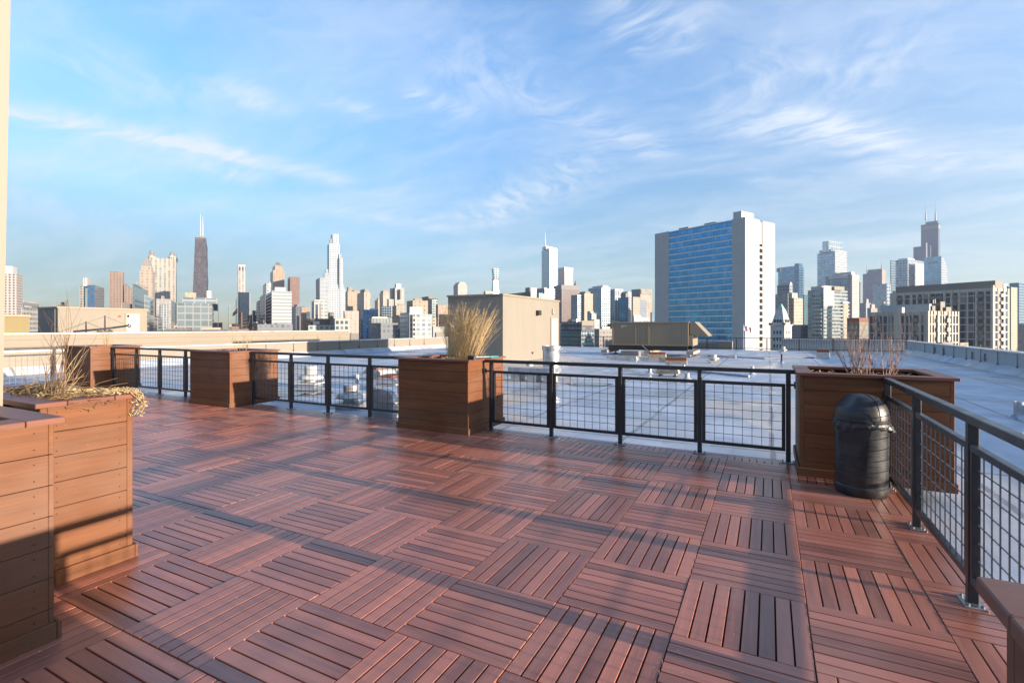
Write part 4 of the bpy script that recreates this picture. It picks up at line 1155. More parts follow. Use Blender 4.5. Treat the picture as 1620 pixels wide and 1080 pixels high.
o, f = bld('apartment_block', 'bright white apartment block with a raised centre and blue shaded left side', d, (633, 648, 683, 496.5), m, mind=20, extra=[('raised_centre', 647, 648.4, 668, 485.5, 496.5, 1, M['white_metal']), ('balcony_stack', 652.5, 653, 657, 497, None, -1.2, fm(d, WHT, (.05,.05,.06), 4.2, 5.6, .8, .62)), ('blue_side', 632.8, 647.6, 648, 494, None, -.5, fm(d, (.22,.32,.42), (.10,.19,.28), 4.6, 5.6, .7, .7, **glassy))])
bld('apartment_block', 'pink beige tower partly hidden by the golden grass', 560, (689, 693, 708.5, 482), fm(560, (.54,.42,.34), (.35,.26,.2), 4, 3.4, .4, .4))
bld('stone_building', 'dusky pink block in front of the pink beige tower by the grass', 420, (694, 697, 709, 497), fm(420, (.46,.33,.26), (.25,.17,.13), 4, 4, .4, .5))
bld('apartment_block', 'low white and grey rooftops right of the white apartment block', 300, (683, 685, 703, 516.5), fm(300, (.5,.5,.47), (.25,.3,.3), 5, 5, .6, .5), mind=16, extra=[('roof_plant', 688, 690, 700, 526, None, -40, M['cream']), ('back_block', 683, 684, 690, 502, None, 60, fm(360, CRM, DGL, 4, 4, .5, .4))])
# ---- centre
d = 1500; m = fm(d, (.56,.50,.43), (.26,.25,.24), 3.2, 3, .45, .5)
o, f = bld('residential_tower', 'pale tower with a small arched top just above the cream roof house', d, (717.5, 724.5, 739, 450), m)
a = f.span(719, 725.5, 737.5, 3)
b = MB(); yy = [(a[0]+(a[1]-a[0])*(.5-.5*math.cos(k/8*math.pi)), f.z(450)+.05+9*math.sin(k/8*math.pi)) for k in range(9)]
b.extrude_xz(yy[::-1], a[2], a[3]); b.build('arched_top', m, o)
d = 2300; m = fm(d, (.45,.60,.68), (.25,.45,.55), 3, 3, .8, .8, **glassy)
f = Frame(781.5, d); o = None
b = MB()
lv = [(f.z(520), 0), (f.z(474), .8), (f.z(441), -.9), (f.z(424.5), .2)]
a = f.span(778, 781, 789)
def rect(e): return (a[0]-e, a[1]+e, a[2]-e, a[3]+e)
for (za, ea), (zb_, eb) in zip(lv[:-1], lv[1:]):
    q, w = rect(ea*3), rect(eb*3); b.box(q[0], q[1], q[2], q[3], za, zb_, taper=w)
o = b.build('glass_tower', m, None, f.loc, f.rot); tag(o, 'thin pale turquoise glass tower with a pinched waist', 'skyscraper')
b = MB(); q = rect(-2); b.box(q[0]-1.5, q[1]+1.5, q[2]-1.5, q[3]+1.5, f.z(442.5), f.z(440.5)); b.build('waist_band', M['rust'], o)
bld('office_block', 'small beige block between the arched tower and the thin turquoise tower', 1300, (765, 768, 781, 460.5), fm(1300, CRM, (.4,.3,.22), 3, 3, .4, .4))
d = 600
bld('office_block', 'long low dark slab with a pale stair tower rising behind the cream roof house', d, (803, 839.5, 840, 461), fm(d, (.13,.15,.19), (.10,.12,.16), 4, 6, .5, .3), mind=12, extra=[('stair_tower', 839, 840, 848.5, 455, None, -2, M['white_metal']), ('roof_plant', 831, 838, 842, 454.5, 461, 10, M['dark_grey'])])
bld('office_block', 'blue grey block at the foot of the tallest white spired tower', 1100, (849, 862, 878, 456.5), fm(1100, (.14,.20,.30), (.08,.14,.24), 4, 3.4, .7, .6, **glassy), extra=[('roof_plant', 850, 861, 865, 455, 456.5, 4, M['white_metal'])])
bld('office_block', 'bright white low block with a teal window left of the big brown block', 560, (850, 858.5, 876.5, 464.5), fm(560, WHT, (.6,.58,.54), 9, 20, .1, .3), extra=[('teal_bay', 848.5, 853, 858, 463.5, None, -3, fm(560, (.3,.38,.42), TGL, 4, 4, .8, .7, **glassy))])
d = 1950; m = fm(d, (.62,.68,.72), (.50,.58,.63), 3, 2.8, .85, .75, rough=.1, metal=.5, vary=.15, wall_rough=.3)
o, f = bld('skyscraper', 'tallest white glass tower with a single thin spire', d, (857, 870, 881, 393), m, extra=[('crown', 858, 864, 870, 389.5, 393, 8, M['white_metal']), ('shoulder', 870.2, 871, 880, 391.5, 393, 3, m)])
spire(o, f, 862.5, 367, 389.5, 2.6, 22)
d = 2000
bld('skyscraper', 'plain grey slab tower right of the white spired tower', d, (883, 893, 906.5, 423.5), fm(d, (.44,.43,.43), (.36,.34,.33), 2.4, 4, .5, .9), extra=[('top_band', 882.8, 892.8, 906.7, 422.5, 425.5, -1, fm(d, (.5,.49,.47), (.42,.4,.39), 2.4, 4, .5, .9))])
d = 1150
m = fm(d, (.20,.155,.14), (.13,.10,.10), 3, 2.8, .5, .5)
o, f = bld('office_tower', 'big square dark brown office block below the plain grey slab', d, (876, 888.5, 916, 452), m, extra=[('top_band', 875.8, 888.2, 916.3, 450.5, 455, -1, M['dark_grey'])])
spire(o, f, 910.5, 443, 451, 4, 30, M['dark_grey'], 'finial', 6)
d = 800
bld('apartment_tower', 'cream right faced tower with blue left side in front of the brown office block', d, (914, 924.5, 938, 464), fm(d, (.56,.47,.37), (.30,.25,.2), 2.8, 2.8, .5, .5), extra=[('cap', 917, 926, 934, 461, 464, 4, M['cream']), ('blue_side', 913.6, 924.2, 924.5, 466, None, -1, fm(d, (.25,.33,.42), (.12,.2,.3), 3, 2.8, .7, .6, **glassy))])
d = 420
bld('apartment_block', 'white stepped terraces stacked like stairs behind the dark windowed block', d, (929, 934, 939, 492), fm(d, WHT, (.34,.36,.38), 4, 3.6, .5, .5), extra=[('second_step', 934, 936, 943.5, 495, None, -3, fm(d, WHT, (.34,.36,.38), 4, 3.6, .5, .5)), ('third_step', 938, 940, 948.5, 505, None, -6, fm(d, WHT, (.34,.36,.38), 4, 3.6, .5, .5))])
d = 900
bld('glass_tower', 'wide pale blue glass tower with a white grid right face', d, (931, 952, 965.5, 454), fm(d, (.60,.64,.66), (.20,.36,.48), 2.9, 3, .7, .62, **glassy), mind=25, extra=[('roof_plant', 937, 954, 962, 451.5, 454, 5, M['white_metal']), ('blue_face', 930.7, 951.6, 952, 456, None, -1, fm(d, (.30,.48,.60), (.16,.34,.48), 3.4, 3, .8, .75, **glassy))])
d = 720
bld('glass_tower', 'slim white and blue striped tower right of the wide pale blue glass tower', d, (965.5, 973, 981, 459), fm(d, (.62,.66,.68), (.10,.24,.40), 3.4, 30, .6, .97, **glassy), extra=[('cap', 966, 973, 979, 457, 459, 3, M['white_metal']), ('white_tier', 979, 980, 986, 457, None, 10, fm(d, WHT, LGL, 3, 3, .5, .5))])
d = 620
bld('glass_tower', 'deep blue glass tower with a rounded dark cap and white right edge', d, (978.5, 993, 999, 470), fm(d, (.16,.36,.56), (.05,.24,.46), 3.2, 3, .85, .75, **glassy), extra=[('cap', 982, 990, 994, 463.5, 470, 4, M['dark_grey']), ('white_edge', 993.5, 994.5, 999.5, 468, None, -3, fm(d, WHT, DGL, 3, 3, .5, .6)), ('back_tier', 983, 993, 999, 461, 468, 14, fm(d, WHT, LGL, 3, 3, .5, .5))])
bld('apartment_tower', 'narrow beige tower between the deep blue tower and the grey topped office tower', 700, (995, 1001.5, 1012.5, 469.5), fm(700, (.58,.49,.40), (.32,.27,.22), 3, 3, .4, .5), extra=[('grey_wing', 1011, 1011.5, 1023, 474, None, 12, fm(700, (.30,.36,.42), (.18,.25,.33), 3, 3, .6, .5))])
d = 1200
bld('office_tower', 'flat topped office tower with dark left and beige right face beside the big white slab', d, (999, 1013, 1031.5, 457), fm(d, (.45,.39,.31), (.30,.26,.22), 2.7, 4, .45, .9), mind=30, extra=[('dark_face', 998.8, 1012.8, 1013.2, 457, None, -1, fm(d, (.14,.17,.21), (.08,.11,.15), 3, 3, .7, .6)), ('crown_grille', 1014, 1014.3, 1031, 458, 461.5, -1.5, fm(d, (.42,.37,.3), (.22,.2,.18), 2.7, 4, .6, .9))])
d = 230
m = fm(d, (.10,.115,.14), (.28,.33,.36), 7, 6.2, .55, .42, rough=.1, metal=.3, vary=1.)
bld('office_block', 'dark low block with rows of small pale windows left of the air unit', d, (888, 920, 940.5, 508.5), m, mind=18, extra=[('lit_storey', 919.5, 920.5, 939.5, 507, 512, -1, M['cream']), ('glass_base', 888.5, 919.6, 940, 524, None, -1.5, fm(d, (.06,.10,.14), (.05,.14,.20), 4, 5, .8, .7, **glassy)), ('roof_unit', 905, 912, 914, 505, 508.5, 4, M['blue_metal'])])
bld('industrial_block', 'low grey rooftops with small units right behind the dark windowed block', 260, (938, 948, 968, 520), fm(260, (.40,.38,.35), (.12,.12,.13), 5, 5, .5, .4), mind=20, extra=[('roof_unit', 950, 953, 965, 517, 520, 4, M['white_metal'])])
bld('apartment_block', 'low white stepped block at the foot of the narrow beige tower', 480, (1000, 1003, 1026, 501.5), fm(480, WHT, (.3,.4,.5), 4, 4, .6, .5), extra=[('upper_step', 1001, 1003, 1014, 499, 501.5, 3, M['white_metal'])])
bld('office_block', 'small blue sliver of a building against the left edge of the big white slab', 620, (1029, 1031, 1040, 494), fm(620, (.25,.35,.45), (.1,.2,.32), 3, 3, .7, .6))
# ------------------------------------------------------------------ the tall white slab with blue ribbon windows
def slab():
    d = 300; f = Frame(1179, d, -34.3)
    x0, x1, y0, y1 = f.span(1036, 1179, 1226)
    zt = f.z(343)
    t = thing('office_tower', 'big white slab office tower with blue ribbon windows on its long left face', 'building', f.loc, f.rot)
    wm, tt, bb = mat('white stone panels')
    uv = uvc(tt); p = geo(tt).outputs['Position']
    sx = tt.node('ShaderNodeSeparateXYZ'); tt.put(sx.inputs[0], uv)
    e = tt.m('MAXIMUM', tt.m('LESS_THAN', tt.m('FRACT', tt.m('DIVIDE', sx.outputs[1], 1.95)), .07), tt.m('LESS_THAN', tt.m('FRACT', tt.m('DIVIDE', sx.outputs[0], 2.4)), .035))
    n = tt.noise(p, .12, 5., .6)
    cell = tt.node('ShaderNodeTexWhiteNoise', noise_dimensions='2D')
    cc = tt.node('ShaderNodeCombineXYZ'); tt.put(cc.inputs[0], tt.m('FLOOR', tt.m('DIVIDE', sx.outputs[0], 2.4))); tt.put(cc.inputs[1], tt.m('FLOOR', tt.m('DIVIDE', sx.outputs[1], 1.95))); tt.put(cell.inputs[0], cc.outputs[0])
    base = tt.vm('SCALE', (.37,.37,.36), scale=tt.m('ADD', .86, tt.m('ADD', tt.m('MULTIPLY', n, .18), tt.m('MULTIPLY', cell.outputs[0], .07))))
    base = tt.mix(tt.m('MULTIPLY', e, .4), base, (.30,.28,.26)); setb(tt, bb, base, .7)
    ya, yb = f.local(1158, 0), None
    # pier edges along the left face (local y), measured at the pixel columns of the photo
    k = lambda px: solve((px-CX)/F, f.P, f.A)
    p1, p2 = k(1158), k(1058)
    fl = 3.86; nfl = 21
    ztop = zt-.9
    b = MB(); b.box(x0, x1*.46, y0, p1, 0, zt); b.build('near_pier', wm, t)
    b = MB(); b.box(x0, x1, p2, y1, 0, zt); b.build('far_pier', wm, t)
    b = MB(); b.box(x0+.6, x1-.6, p1+.01, p2-.01, 0, ztop); b.build('core', plain('dark interior', (.02,.03,.05), .5), t)
    # right face: pier, recessed balcony slot, pier
    kr = lambda px: solve((px-CX)/F, f.P, f.B)
    s0, s1 = kr(1199.5), kr(1206.5)
    b = MB(); b.box(x1*.462, s0, y0+.004, p1-.004, 0, zt-.004); b.build('end_wall', wm, t)
    b = MB(); b.box(s1, x1, y0+.006, p1, 0, zt-.3); b.build('end_wall', wm, t)
    b = MB(); b.box(s0+.01, s1-.01, y0+2.6, p1-.01, 0, zt-.8); b.build('slot_back', plain('slot shade wall', (.30,.27,.24), .8), t)
    b = MB(); b.box(s0+.012, s1-.012, y0+.5, y0+2.59, zt-fl*3.8, zt-.9); b.build('slot_upper_wall', wm, t)
    for q in range(17):
        z = zt - fl*(q+4.55)
        b = MB(); b.box(s0+.02, s1-.02, y0+.1, y0+2.58, z, z+.35); b.box(s0+.02, s1-.02, y0+.1, y0+.25, z+.351, z+1.3); b.build('balcony', wm, t)
        b = MB(); b.box(s0+.9, s1-.9, y0+2.50, y0+2.59, z+.4, z+2.9); b.build('balcony_door', plain('dark glass door', (.03,.035,.04), .15) if q == 0 else bpy.data.materials['dark glass door'], t)
    # ribbon windows and spandrels, floor by floor
    gm, g, gb = mat('blue ribbon glass')
    uv = uvc(g); sx = g.node('ShaderNodeSeparateXYZ'); g.put(sx.inputs[0], uv)
    U = g.m('DIVIDE', sx.outputs[0], 1.45); cell = g.node('ShaderNodeCombineXYZ'); g.put(cell.inputs[0], g.m('FLOOR', U)); g.put(cell.inputs[1], g.m('FLOOR', g.m('DIVIDE', sx.outputs[1], fl)))
    wn = g.node('ShaderNodeTexWhiteNoise', noise_dimensions='3D'); g.put(wn.inputs[0], cell.outputs[0])
    p = geo(g).outputs['Position']
    bc = g.vm('SCALE', (.05,.26,.50), scale=g.m('ADD', .86, g.m('MULTIPLY', wn.outputs[0], .28)))
    lowz = g.node('ShaderNodeSeparateXYZ'); g.put(lowz.inputs[0], p)
    bl = g.m('MULTIPLY', g.m('GREATER_THAN', wn.outputs[0], .8), .18)
    bc = g.mix(bl, bc, (.45,.48,.50))
    setb(g, gb, bc, .06, .75, g.bump(g.noise(p, .35, 2.), .012, .05))
    sm = plain('white spandrel', (.62,.64,.66), .5, 0., .1, .3)
    mm = plain('aluminium mullion', (.20,.30,.40), .35, .4, .1, .3)
    for q in range(nfl):
        z1 = ztop - fl*q - .30; z0 = z1 - fl*.74
        if z0 < 0: break
        g1 = MB(); g1.box(x0+.30, x0+.59, p1+.05, p2-.05, z0, z1, skip=()); w = g1.build('window', gm, t)
        mu = MB(); nn = 42
        for a in range(nn+1):
            y = p1+.06 + (p2-p1-.12)*a/nn
            mu.box(x0+.16, x0+.298, y-.035, y+.035, z0, z1)
        mu.build('mullions', mm, w)
        s_ = MB(); s_.box(x0+.12, x0+.58, p1+.02, p2-.02, z0-fl*.26+.02, z0-.28)
        s_.build('spandrel', sm, t)
        s_ = MB(); s_.box(x0+.02, x0+.58, p1+.02, p2-.02, z0-.26, z0-.02); s_.build('ledge', M['dark_grey'], t)
    b = MB(); b.box(x0+.1, x1-.4, p1+.03, p2-.03, ztop+.02, zt-.25); b.build('roof_band', plain('pale roof band', (.55,.62,.66), .4), t)
    b = MB(); ph = f.span(1160, 1173, 1192.5, 6); b.box(max(ph[0], x0+.5), ph[1], max(ph[2], y0+1.5), ph[3], zt+.02, f.z(333.5, 6)); b.build('penthouse', wm, t)
    for pa, pb, zz in ((1083,1068,1.6),(1108,1124,1.5)):
        a, c = sorted((k(pa), k(pb)))
        b = MB(); b.box(x0+4, x0+10, a, c, zt-.24, zt+zz); b.build('roof_plant', M['dark_grey'], t)
slab()

# ---- flag pole in front of the slab
def flag():
    d = 120.; x, y = at_depth(1176.3, d); z0 = -5.
    t = thing('flagpole', 'white flagpole with a red and white striped flag before the white slab tower', 'flagpole', (x, y, z0))
    zt = z_of(514, d)-z0
    b = MB(); b.tube([(0,0,0),(0,0,zt)], [.12,.07], 8); b.lathe([(.01,zt+.2),(.13,zt+.1),(.01,zt)][::-1], 8); b.build('pole', M['white_metal'], t)
    m, q, bs = mat('striped flag cloth')
    uv = uvc(q); sx = q.node('ShaderNodeSeparateXYZ'); q.put(sx.inputs[0], uv)
    st = q.m('GREATER_THAN', q.m('FRACT', q.m('MULTIPLY', sx.outputs[1], 6.5)), .5)
    c = q.mix(st, (.55,.05,.06), (.75,.72,.70))
    can = q.m('MULTIPLY', q.m('LESS_THAN', sx.outputs[0], .4), q.m('GREATER_THAN', sx.outputs[1], .46))
    vo = q.node('ShaderNodeTexVoronoi'); q.put(vo.inputs['Vector'], q.scale(uv, (26., 17., 1.))); vo.inputs['Scale'].default_value = 1.; vo.inputs['Randomness'].default_value = 0.
    star = q.m('LESS_THAN', vo.outputs['Distance'], .28)
    c = q.mix(can, c, q.mix(star, (.04,.05,.18), (.8,.8,.8)))
    setb(q, bs, c, .8)
    nx, nz = 24, 10; Wf, Hf = 1.75, 1.15; v = []
    ca, sa = CA, SA
    for j in range(nz+1):
        for i in range(nx+1):
            u, w = i/nx, j/nz
            s = u*Wf; dd = .16*math.sin(u*9+w*1.4)*u**.4
            zz = zt-.12-Hf*(1-w) - .50*u - .10*math.sin(u*7+.6)*u
            v.append((ca*s-sa*dd+.08*ca, sa*s+ca*dd+.08*sa, zz))
    fs = [(j*(nx+1)+i, j*(nx+1)+i+1, (j+1)*(nx+1)+i+1, (j+1)*(nx+1)+i) for j in range(nz) for i in range(nx)]
    b = MB(); b.add(v, fs); o = b.build('flag_cloth', m, t, smooth=True)
    ul = o.data.uv_layers[0].data
    for p in o.data.polygons:
        for li in p.loop_indices:
            vi = o.data.loops[li].vertex_index; ul[li].uv = ((vi % (nx+1))/nx, (vi//(nx+1))/nz)
flag()
# ---- white turreted tower
def church():
    d = 190; f = Frame(1241, d, -34.3)
    t = thing('church_tower', 'white stone turret with a tapering roof and small dark openings right of the white slab', 'tower', f.loc, f.rot)
    a = f.span(1221.5, 1241, 1250); w = a[3]-a[2]
    x0, x1, y0, y1 = 0, 5.4, 0, 5.4
    wm = M_ch = plain('white turret stone', (.42,.41,.39), .75, 0., .12, .6)
    dk = plain('turret opening shade', (.03,.03,.035), .6)
    zs = f.z(515); z2 = f.z(489.5); z3 = f.z(480)
    b = MB(); b.box(x0, x1, y0, y1, 0, zs); b.build('shaft', wm, t)
    b = MB(); b.box(x0-.35, x1+.35, y0-.35, y1+.35, zs+.02, zs+.5); b.build('cornice', wm, t)
    b = MB(); b.box(x0+.2, x1-.2, y0+.2, y1-.2, zs+.52, z2, taper=(x0+1.5, x1-1.5, y0+1.5, y1-1.5)); b.build('roof', wm, t)
    b = MB(); b.box(x0+1.52, x1-1.52, y0+1.52, y1-1.52, z2+.02, z3, taper=(2.5,2.9,2.5,2.9)); b.build('spire', plain('green copper', (.22,.36,.32), .5), t)
    for k in range(3):
        for face in (0, 1):
            for q in range(3):
                z = zs-3.2-2.6*k; u = 1.5+1.2*q
                b = MB()
                if face: b.box(u-.3, u+.3, -.03, -.004, z, z+1.3)
                else: b.box(-.03, -.004, u-.3, u+.3, z, z+1.3)
                b.build('opening', dk, t)
    for face in (0, 1):
        for q in range(3):
            u = 1.6+1.1*q; z = zs+1.3; e = .2+1.3*(.8+.5)/(z2-zs)
            b = MB()
            if face: b.box(u-.28, u+.28, e-.35, e+.2, z, z+1.0)
            else: b.box(e-.35, e+.2, u-.28, u+.28, z, z+1.0)
            b.build('opening', dk, t)
    for cx, cy in ((x0,y0),(x1,y0),(x0,y1)):
        b = MB(); b.box(cx-.5, cx+.5, cy-.5, cy+.5, zs+.505, zs+1.1); b.build('bracket', M['rust'], t)
    for u in (1.4, 3.9):
        b = MB(); b.box(-.03, -.004, u-.35, u+.35, zs-16, zs-11.4); b.build('tall_opening', dk, t)
church()

# ---- right of the slab
d = 1500
bld('glass_tower', 'broad sky blue glass tower with a darker stepped right side next to the white slab', d, (1231, 1263.5, 1272, 420), fm(d, (.24,.44,.60), (.15,.36,.56), 5, 3, .92, .85, **glassy), extra=[('fin', 1257, 1264, 1269.5, 416.5, None, -3, fm(d, (.10,.26,.42), (.07,.20,.36), 3, 3, .9, .85, **glassy)), ('louvres', 1235, 1241.5, 1242, 424, 426.5, -22, M['dark_grey'])])
d = 520
bld('apartment_tower', 'stepped cream and glass apartment tower with a grey arched penthouse behind the white turret', d, (1228, 1256, 1270, 471), fm(d, (.60,.54,.43), (.30,.32,.30), 3.6, 4, .55, .5), extra=[('penthouse', 1229.5, 1249, 1254, 450, 471, 8, fm(d, (.40,.43,.46), (.10,.14,.19), 3.5, 4, .6, .55)), ('penthouse_cap', 1236, 1250, 1253, 446.5, 450, 10, M['white_metal']), ('upper_step', 1244, 1253, 1262, 463, 471, 4, fm(d, (.62,.56,.46), SGL, 3.6, 4, .6, .5)), ('glass_side', 1226.5, 1246.5, 1247.5, 464.5, None, -2, fm(d, (.44,.48,.48), (.22,.29,.32), 4.5, 4, .8, .65, **glassy))])
d = 1750
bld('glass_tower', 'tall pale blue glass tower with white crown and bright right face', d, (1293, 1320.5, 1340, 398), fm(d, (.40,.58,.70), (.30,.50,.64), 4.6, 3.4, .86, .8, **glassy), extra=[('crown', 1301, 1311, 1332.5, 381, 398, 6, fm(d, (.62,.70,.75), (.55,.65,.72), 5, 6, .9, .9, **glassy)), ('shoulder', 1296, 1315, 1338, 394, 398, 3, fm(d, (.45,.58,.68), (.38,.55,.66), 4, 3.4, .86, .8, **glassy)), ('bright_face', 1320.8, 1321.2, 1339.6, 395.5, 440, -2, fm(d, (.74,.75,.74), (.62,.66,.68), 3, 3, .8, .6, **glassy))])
d = 900
m = fm(d, (.62,.60,.56), (.22,.28,.34), 3, 3, .5, .6)
def bowed():
    f = Frame(1348, d); t_ = thing('apartment_tower', 'white framed tower with a bowed blue glass front and round cornice', 'building', f.loc, f.rot)
    a = f.span(1306, 1348, 1359.5); n = 12
    zt = f.z(434)
    b = MB(); b.box(a[0], a[1], a[2], a[3], 0, zt); b.build('body', m, t_)
    y0, y1 = a[2]+(a[3]-a[2])*.14, a[2]+(a[3]-a[2])*.86
    poly = [(a[0]-.1-9*math.sin(k/n*math.pi), y1+(y0-y1)*k/n) for k in range(n+1)] + [(a[0]-.05, y0), (a[0]-.05, y1)][:0]
    b = MB(); b.prism(poly, 0, zt-6); b.build('bowed_glass', fm(d, (.50,.53,.55), (.14,.26,.38), 60, 3.1, .98, .72, **glassy), t_)
    poly2 = [(x-1.5, y) for x, y in poly]
    b = MB(); b.prism(poly2, zt-5.9, zt+.01); b.build('bowed_cornice', M['white_metal'], t_)
    b = MB(); q = f.span(1317, 1347, 1352, 6); b.box(q[0], q[1], q[2], q[3], zt+.02, f.z(430, 6)); b.build('roof_plant', M['white_metal'], t_)
bowed()
d = 430; m = fm(d, (.50,.54,.54), (.22,.32,.36), 4.6, 4.4, .84, .66, rough=.08, metal=.6, vary=.9)
o, f = bld('apartment_block', 'blue green glass apartment block with white balconies and a blank white top panel', d, (1278, 1303, 1341, 458), m, mind=22, extra=[('white_panel', 1302.5, 1303, 1320, 451.5, 482, -1, fm(d, (.66,.66,.62), (.58,.58,.54), 3, 8, .5, .6)), ('roof_storey', 1283, 1300, 1320, 452.5, 458, 6, M['white_metal']), ('right_top', 1319, 1320, 1336, 452.5, 458, 4, M['cream']), ('cream_edge', 1334, 1334.5, 1342, 480, None, -3, fm(d, CRM, (.35,.33,.28), 4, 4.4, .5, .5))])
x0, x1, y0, y1 = f.span(1278, 1303, 1341)
for q in range(13):
    z = f.z(466+6.2*q)
    if q < 11:
        b = MB(); b.box(-1.4, -.02, y1*.10, y1*.62, z, z+1.1); b.build('balcony', M['white_metal'], o)
    if q > 1:
        b = MB(); b.box(x1*.72, x1*1.0, -1.5, -.02, z, z+1.2); b.build('balcony', M['white_metal'] if q % 3 else M['cream'], o)
bld('glass_tower', 'narrow dark teal tower in the gap left of the balcony glass block', 800, (1270.5, 1272, 1279.5, 466), fm(800, (.12,.20,.22), TGL, 3, 3, .8, .7, **glassy))
d = 360
bld('brick_block', 'brown brick block with green glass below the white framed bowed tower', d, (1340, 1359.5, 1374.5, 505), fm(d, (.27,.19,.14), (.16,.20,.17), 7, 7, .66, .55), extra=[('roof_band', 1339.8, 1359.2, 1375, 502.5, 506, -1, M['rust'])])
bld('office_tower', 'thin grey green sliver right of the white framed bowed tower', 1100, (1357, 1361, 1364, 446), fm(1100, (.25,.30,.32), (.14,.2,.22), 3, 3, .7, .6))
d = 2100
o, f = bld('office_tower', 'grey blue tower with two thin antennas and a pink right edge', d, (1365, 1394.5, 1402, 431), fm(d, (.20,.22,.26), (.15,.17,.21), 3, 3, .6, .6), extra=[('upper_tier', 1371, 1394.8, 1400, 425, 431, 6, fm(d, (.20,.22,.26), (.15,.17,.21), 3, 3, .6, .6)), ('pink_edge', 1394.8, 1395.4, 1401, 427, None, -3, fm(d, (.45,.32,.26), (.3,.22,.19), 3, 3, .5, .5))])
spire(o, f, 1371.5, 415, 431, 2.2, 14); spire(o, f, 1395, 412, 425, 2.4, 14)
d = 1300
bld('office_tower', 'white gridded blue glass office tower in front of the two antenna tower', d, (1381, 1403, 1409, 448.5), fm(d, (.60,.66,.70), (.22,.38,.52), 4.4, 4.2, .74, .74, **glassy))
bld('apartment_tower', 'small stepped grey tower low between the bowed tower and the white gridded tower', 1000, (1361, 1370, 1378, 479), fm(1000, (.36,.38,.40), (.22,.25,.29), 3.4, 3.2, .6, .55), extra=[('gable', 1365, 1371, 1374, 473, 479, 4, _roofm)])
bld('stone_building', 'low pale peaked roofs just left of the front stone condominium', 560, (1372, 1378, 1388, 487), fm(560, (.42,.42,.42), (.3,.32,.34), 4, 4, .5, .5), extra=[('gable', 1376, 1379, 1384, 481, 487, 3, _roofm)])
bld('glass_tower', 'smooth pale blue glass slab left of the faceted silver tower', 1900, (1408, 1410, 1424, 411.5), fm(1900, (.44,.62,.74), (.38,.57,.70), 3, 3, .9, .85, **glassy))
d = 1500
bld('glass_tower', 'faceted silver and blue tower in front of the black stepped skyscraper', d, (1417, 1436, 1461.5, 410), fm(d, (.44,.52,.60), (.24,.36,.48), 3.4, 3, .7, .7, rough=.1, metal=.6, vary=1.), extra=[('right_tier', 1447, 1448, 1461.8, 416, None, -4, fm(d, (.58,.58,.58), (.44,.46,.48), 2.6, 30, .5, .95)), ('top', 1421, 1436.2, 1447, 408, 410, 4, M['blue_metal'])])
# black stepped skyscraper with twin masts
d = 1900; mw = fm(d, (.085,.14,.24), (.03,.055,.10), 2.4, 2.6, .7, .55, rough=.2, vary=.5, wall_rough=.4)
o, f = bld('skyscraper', 'black stepped skyscraper with two white masts, tallest on the right', d, (1457, 1484.5, 1487.5, 352), mw, extra=[('roof_tier', 1464, 1483, 1486, 348.8, 352, 8, mw), ('left_tier', 1445, 1472, 1473, 388, None, -4, mw), ('low_right_tier', 1470, 1487, 1487.8, 440, None, -6, mw), ('white_rib', 1466, 1467.6, 1468.2, 384, 404, -10, M['white_metal']), ('pale_band', 1456.8, 1484.8, 1487.8, 355.5, 358, -2, M['dark_grey'])])
spire(o, f, 1464.5, 321, 349, 2.6, 20); spire(o, f, 1480, 320, 349, 2.9, 20)
# blue tower with a curved right edge
def curved():
    d = 1600; f = Frame(1489, d)
    a = f.span(1461.5, 1488.5, 1498.5); zt = f.z(405)
    m = fm(d, (.24,.48,.68), (.16,.42,.64), 5, 3.4, .92, .88, **glassy)
    L = a[1]-a[0]
    poly = [(a[0], 0), (a[0]+L*1.0, 0), (a[0]+L*1.0, f.z(432)), (a[0]+L*.93, f.z(424)), (a[0]+L*.75, f.z(414)), (a[0]+L*.45, f.z(408)), (a[0], zt)]
    b = MB(); b.extrude_xz(poly, a[2], a[3]); o = b.build('glass_tower', m, None, f.loc, f.rot)
    tag(o, 'bright blue glass tower whose right edge curves down in front of the black skyscraper', 'skyscraper')
    b = MB(); b.extrude_xz([(x*.985+.4, z-2) for x, z in poly[:1]] + [(x*.985, max(z-2, 0)) for x, z in poly[1:]], a[2]-1.2, a[2]-.02); b.build('white_face', fm(d, (.66,.70,.72), (.55,.63,.68), 3, 3, .8, .75, **glassy), o)
    x, y = a[0]-.8, 0
    b = MB(); b.box(a[0]-1, a[0]-.02, a[2]+8, a[3]-12, zt-22, zt-17); b.build('louvres', M['dark_grey'], o)
curved()

# ---- the two stone condominiums, with modelled piers, window bays and balconies
stone = m_render('pale condominium stone', (.40,.355,.29), (0, 0), .06)
stone2 = m_render('dark stone penthouse', (.20,.17,.145), (1.2, 0), .08)
bayg, g, gb = mat('condominium bay glass')
uv = uvc(g); sx = g.node('ShaderNodeSeparateXYZ'); g.put(sx.inputs[0], uv)
cell = g.node('ShaderNodeCombineXYZ'); g.put(cell.inputs[0], g.m('FLOOR', g.m('DIVIDE', sx.outputs[0], 1.7))); g.put(cell.inputs[1], g.m('FLOOR', g.m('DIVIDE', sx.outputs[1], 2.8)))
oi = g.node('ShaderNodeObjectInfo'); g.put(cell.inputs[2], g.m('MULTIPLY', oi.outputs['Random'], 97.))
wn = g.node('ShaderNodeTexWhiteNoise', noise_dimensions='3D'); g.put(wn.inputs[0], cell.outputs[0])
fr = g.m('MAXIMUM', g.m('LESS_THAN', g.m('FRACT', g.m('DIVIDE', sx.outputs[0], 1.7)), .1), g.m('LESS_THAN', g.m('FRACT', g.m('DIVIDE', sx.outputs[1], 2.8)), .16))
bc = g.vm('SCALE', (.028,.042,.070), scale=g.m('ADD', .4, g.m('MULTIPLY', wn.outputs[0], 1.2)))
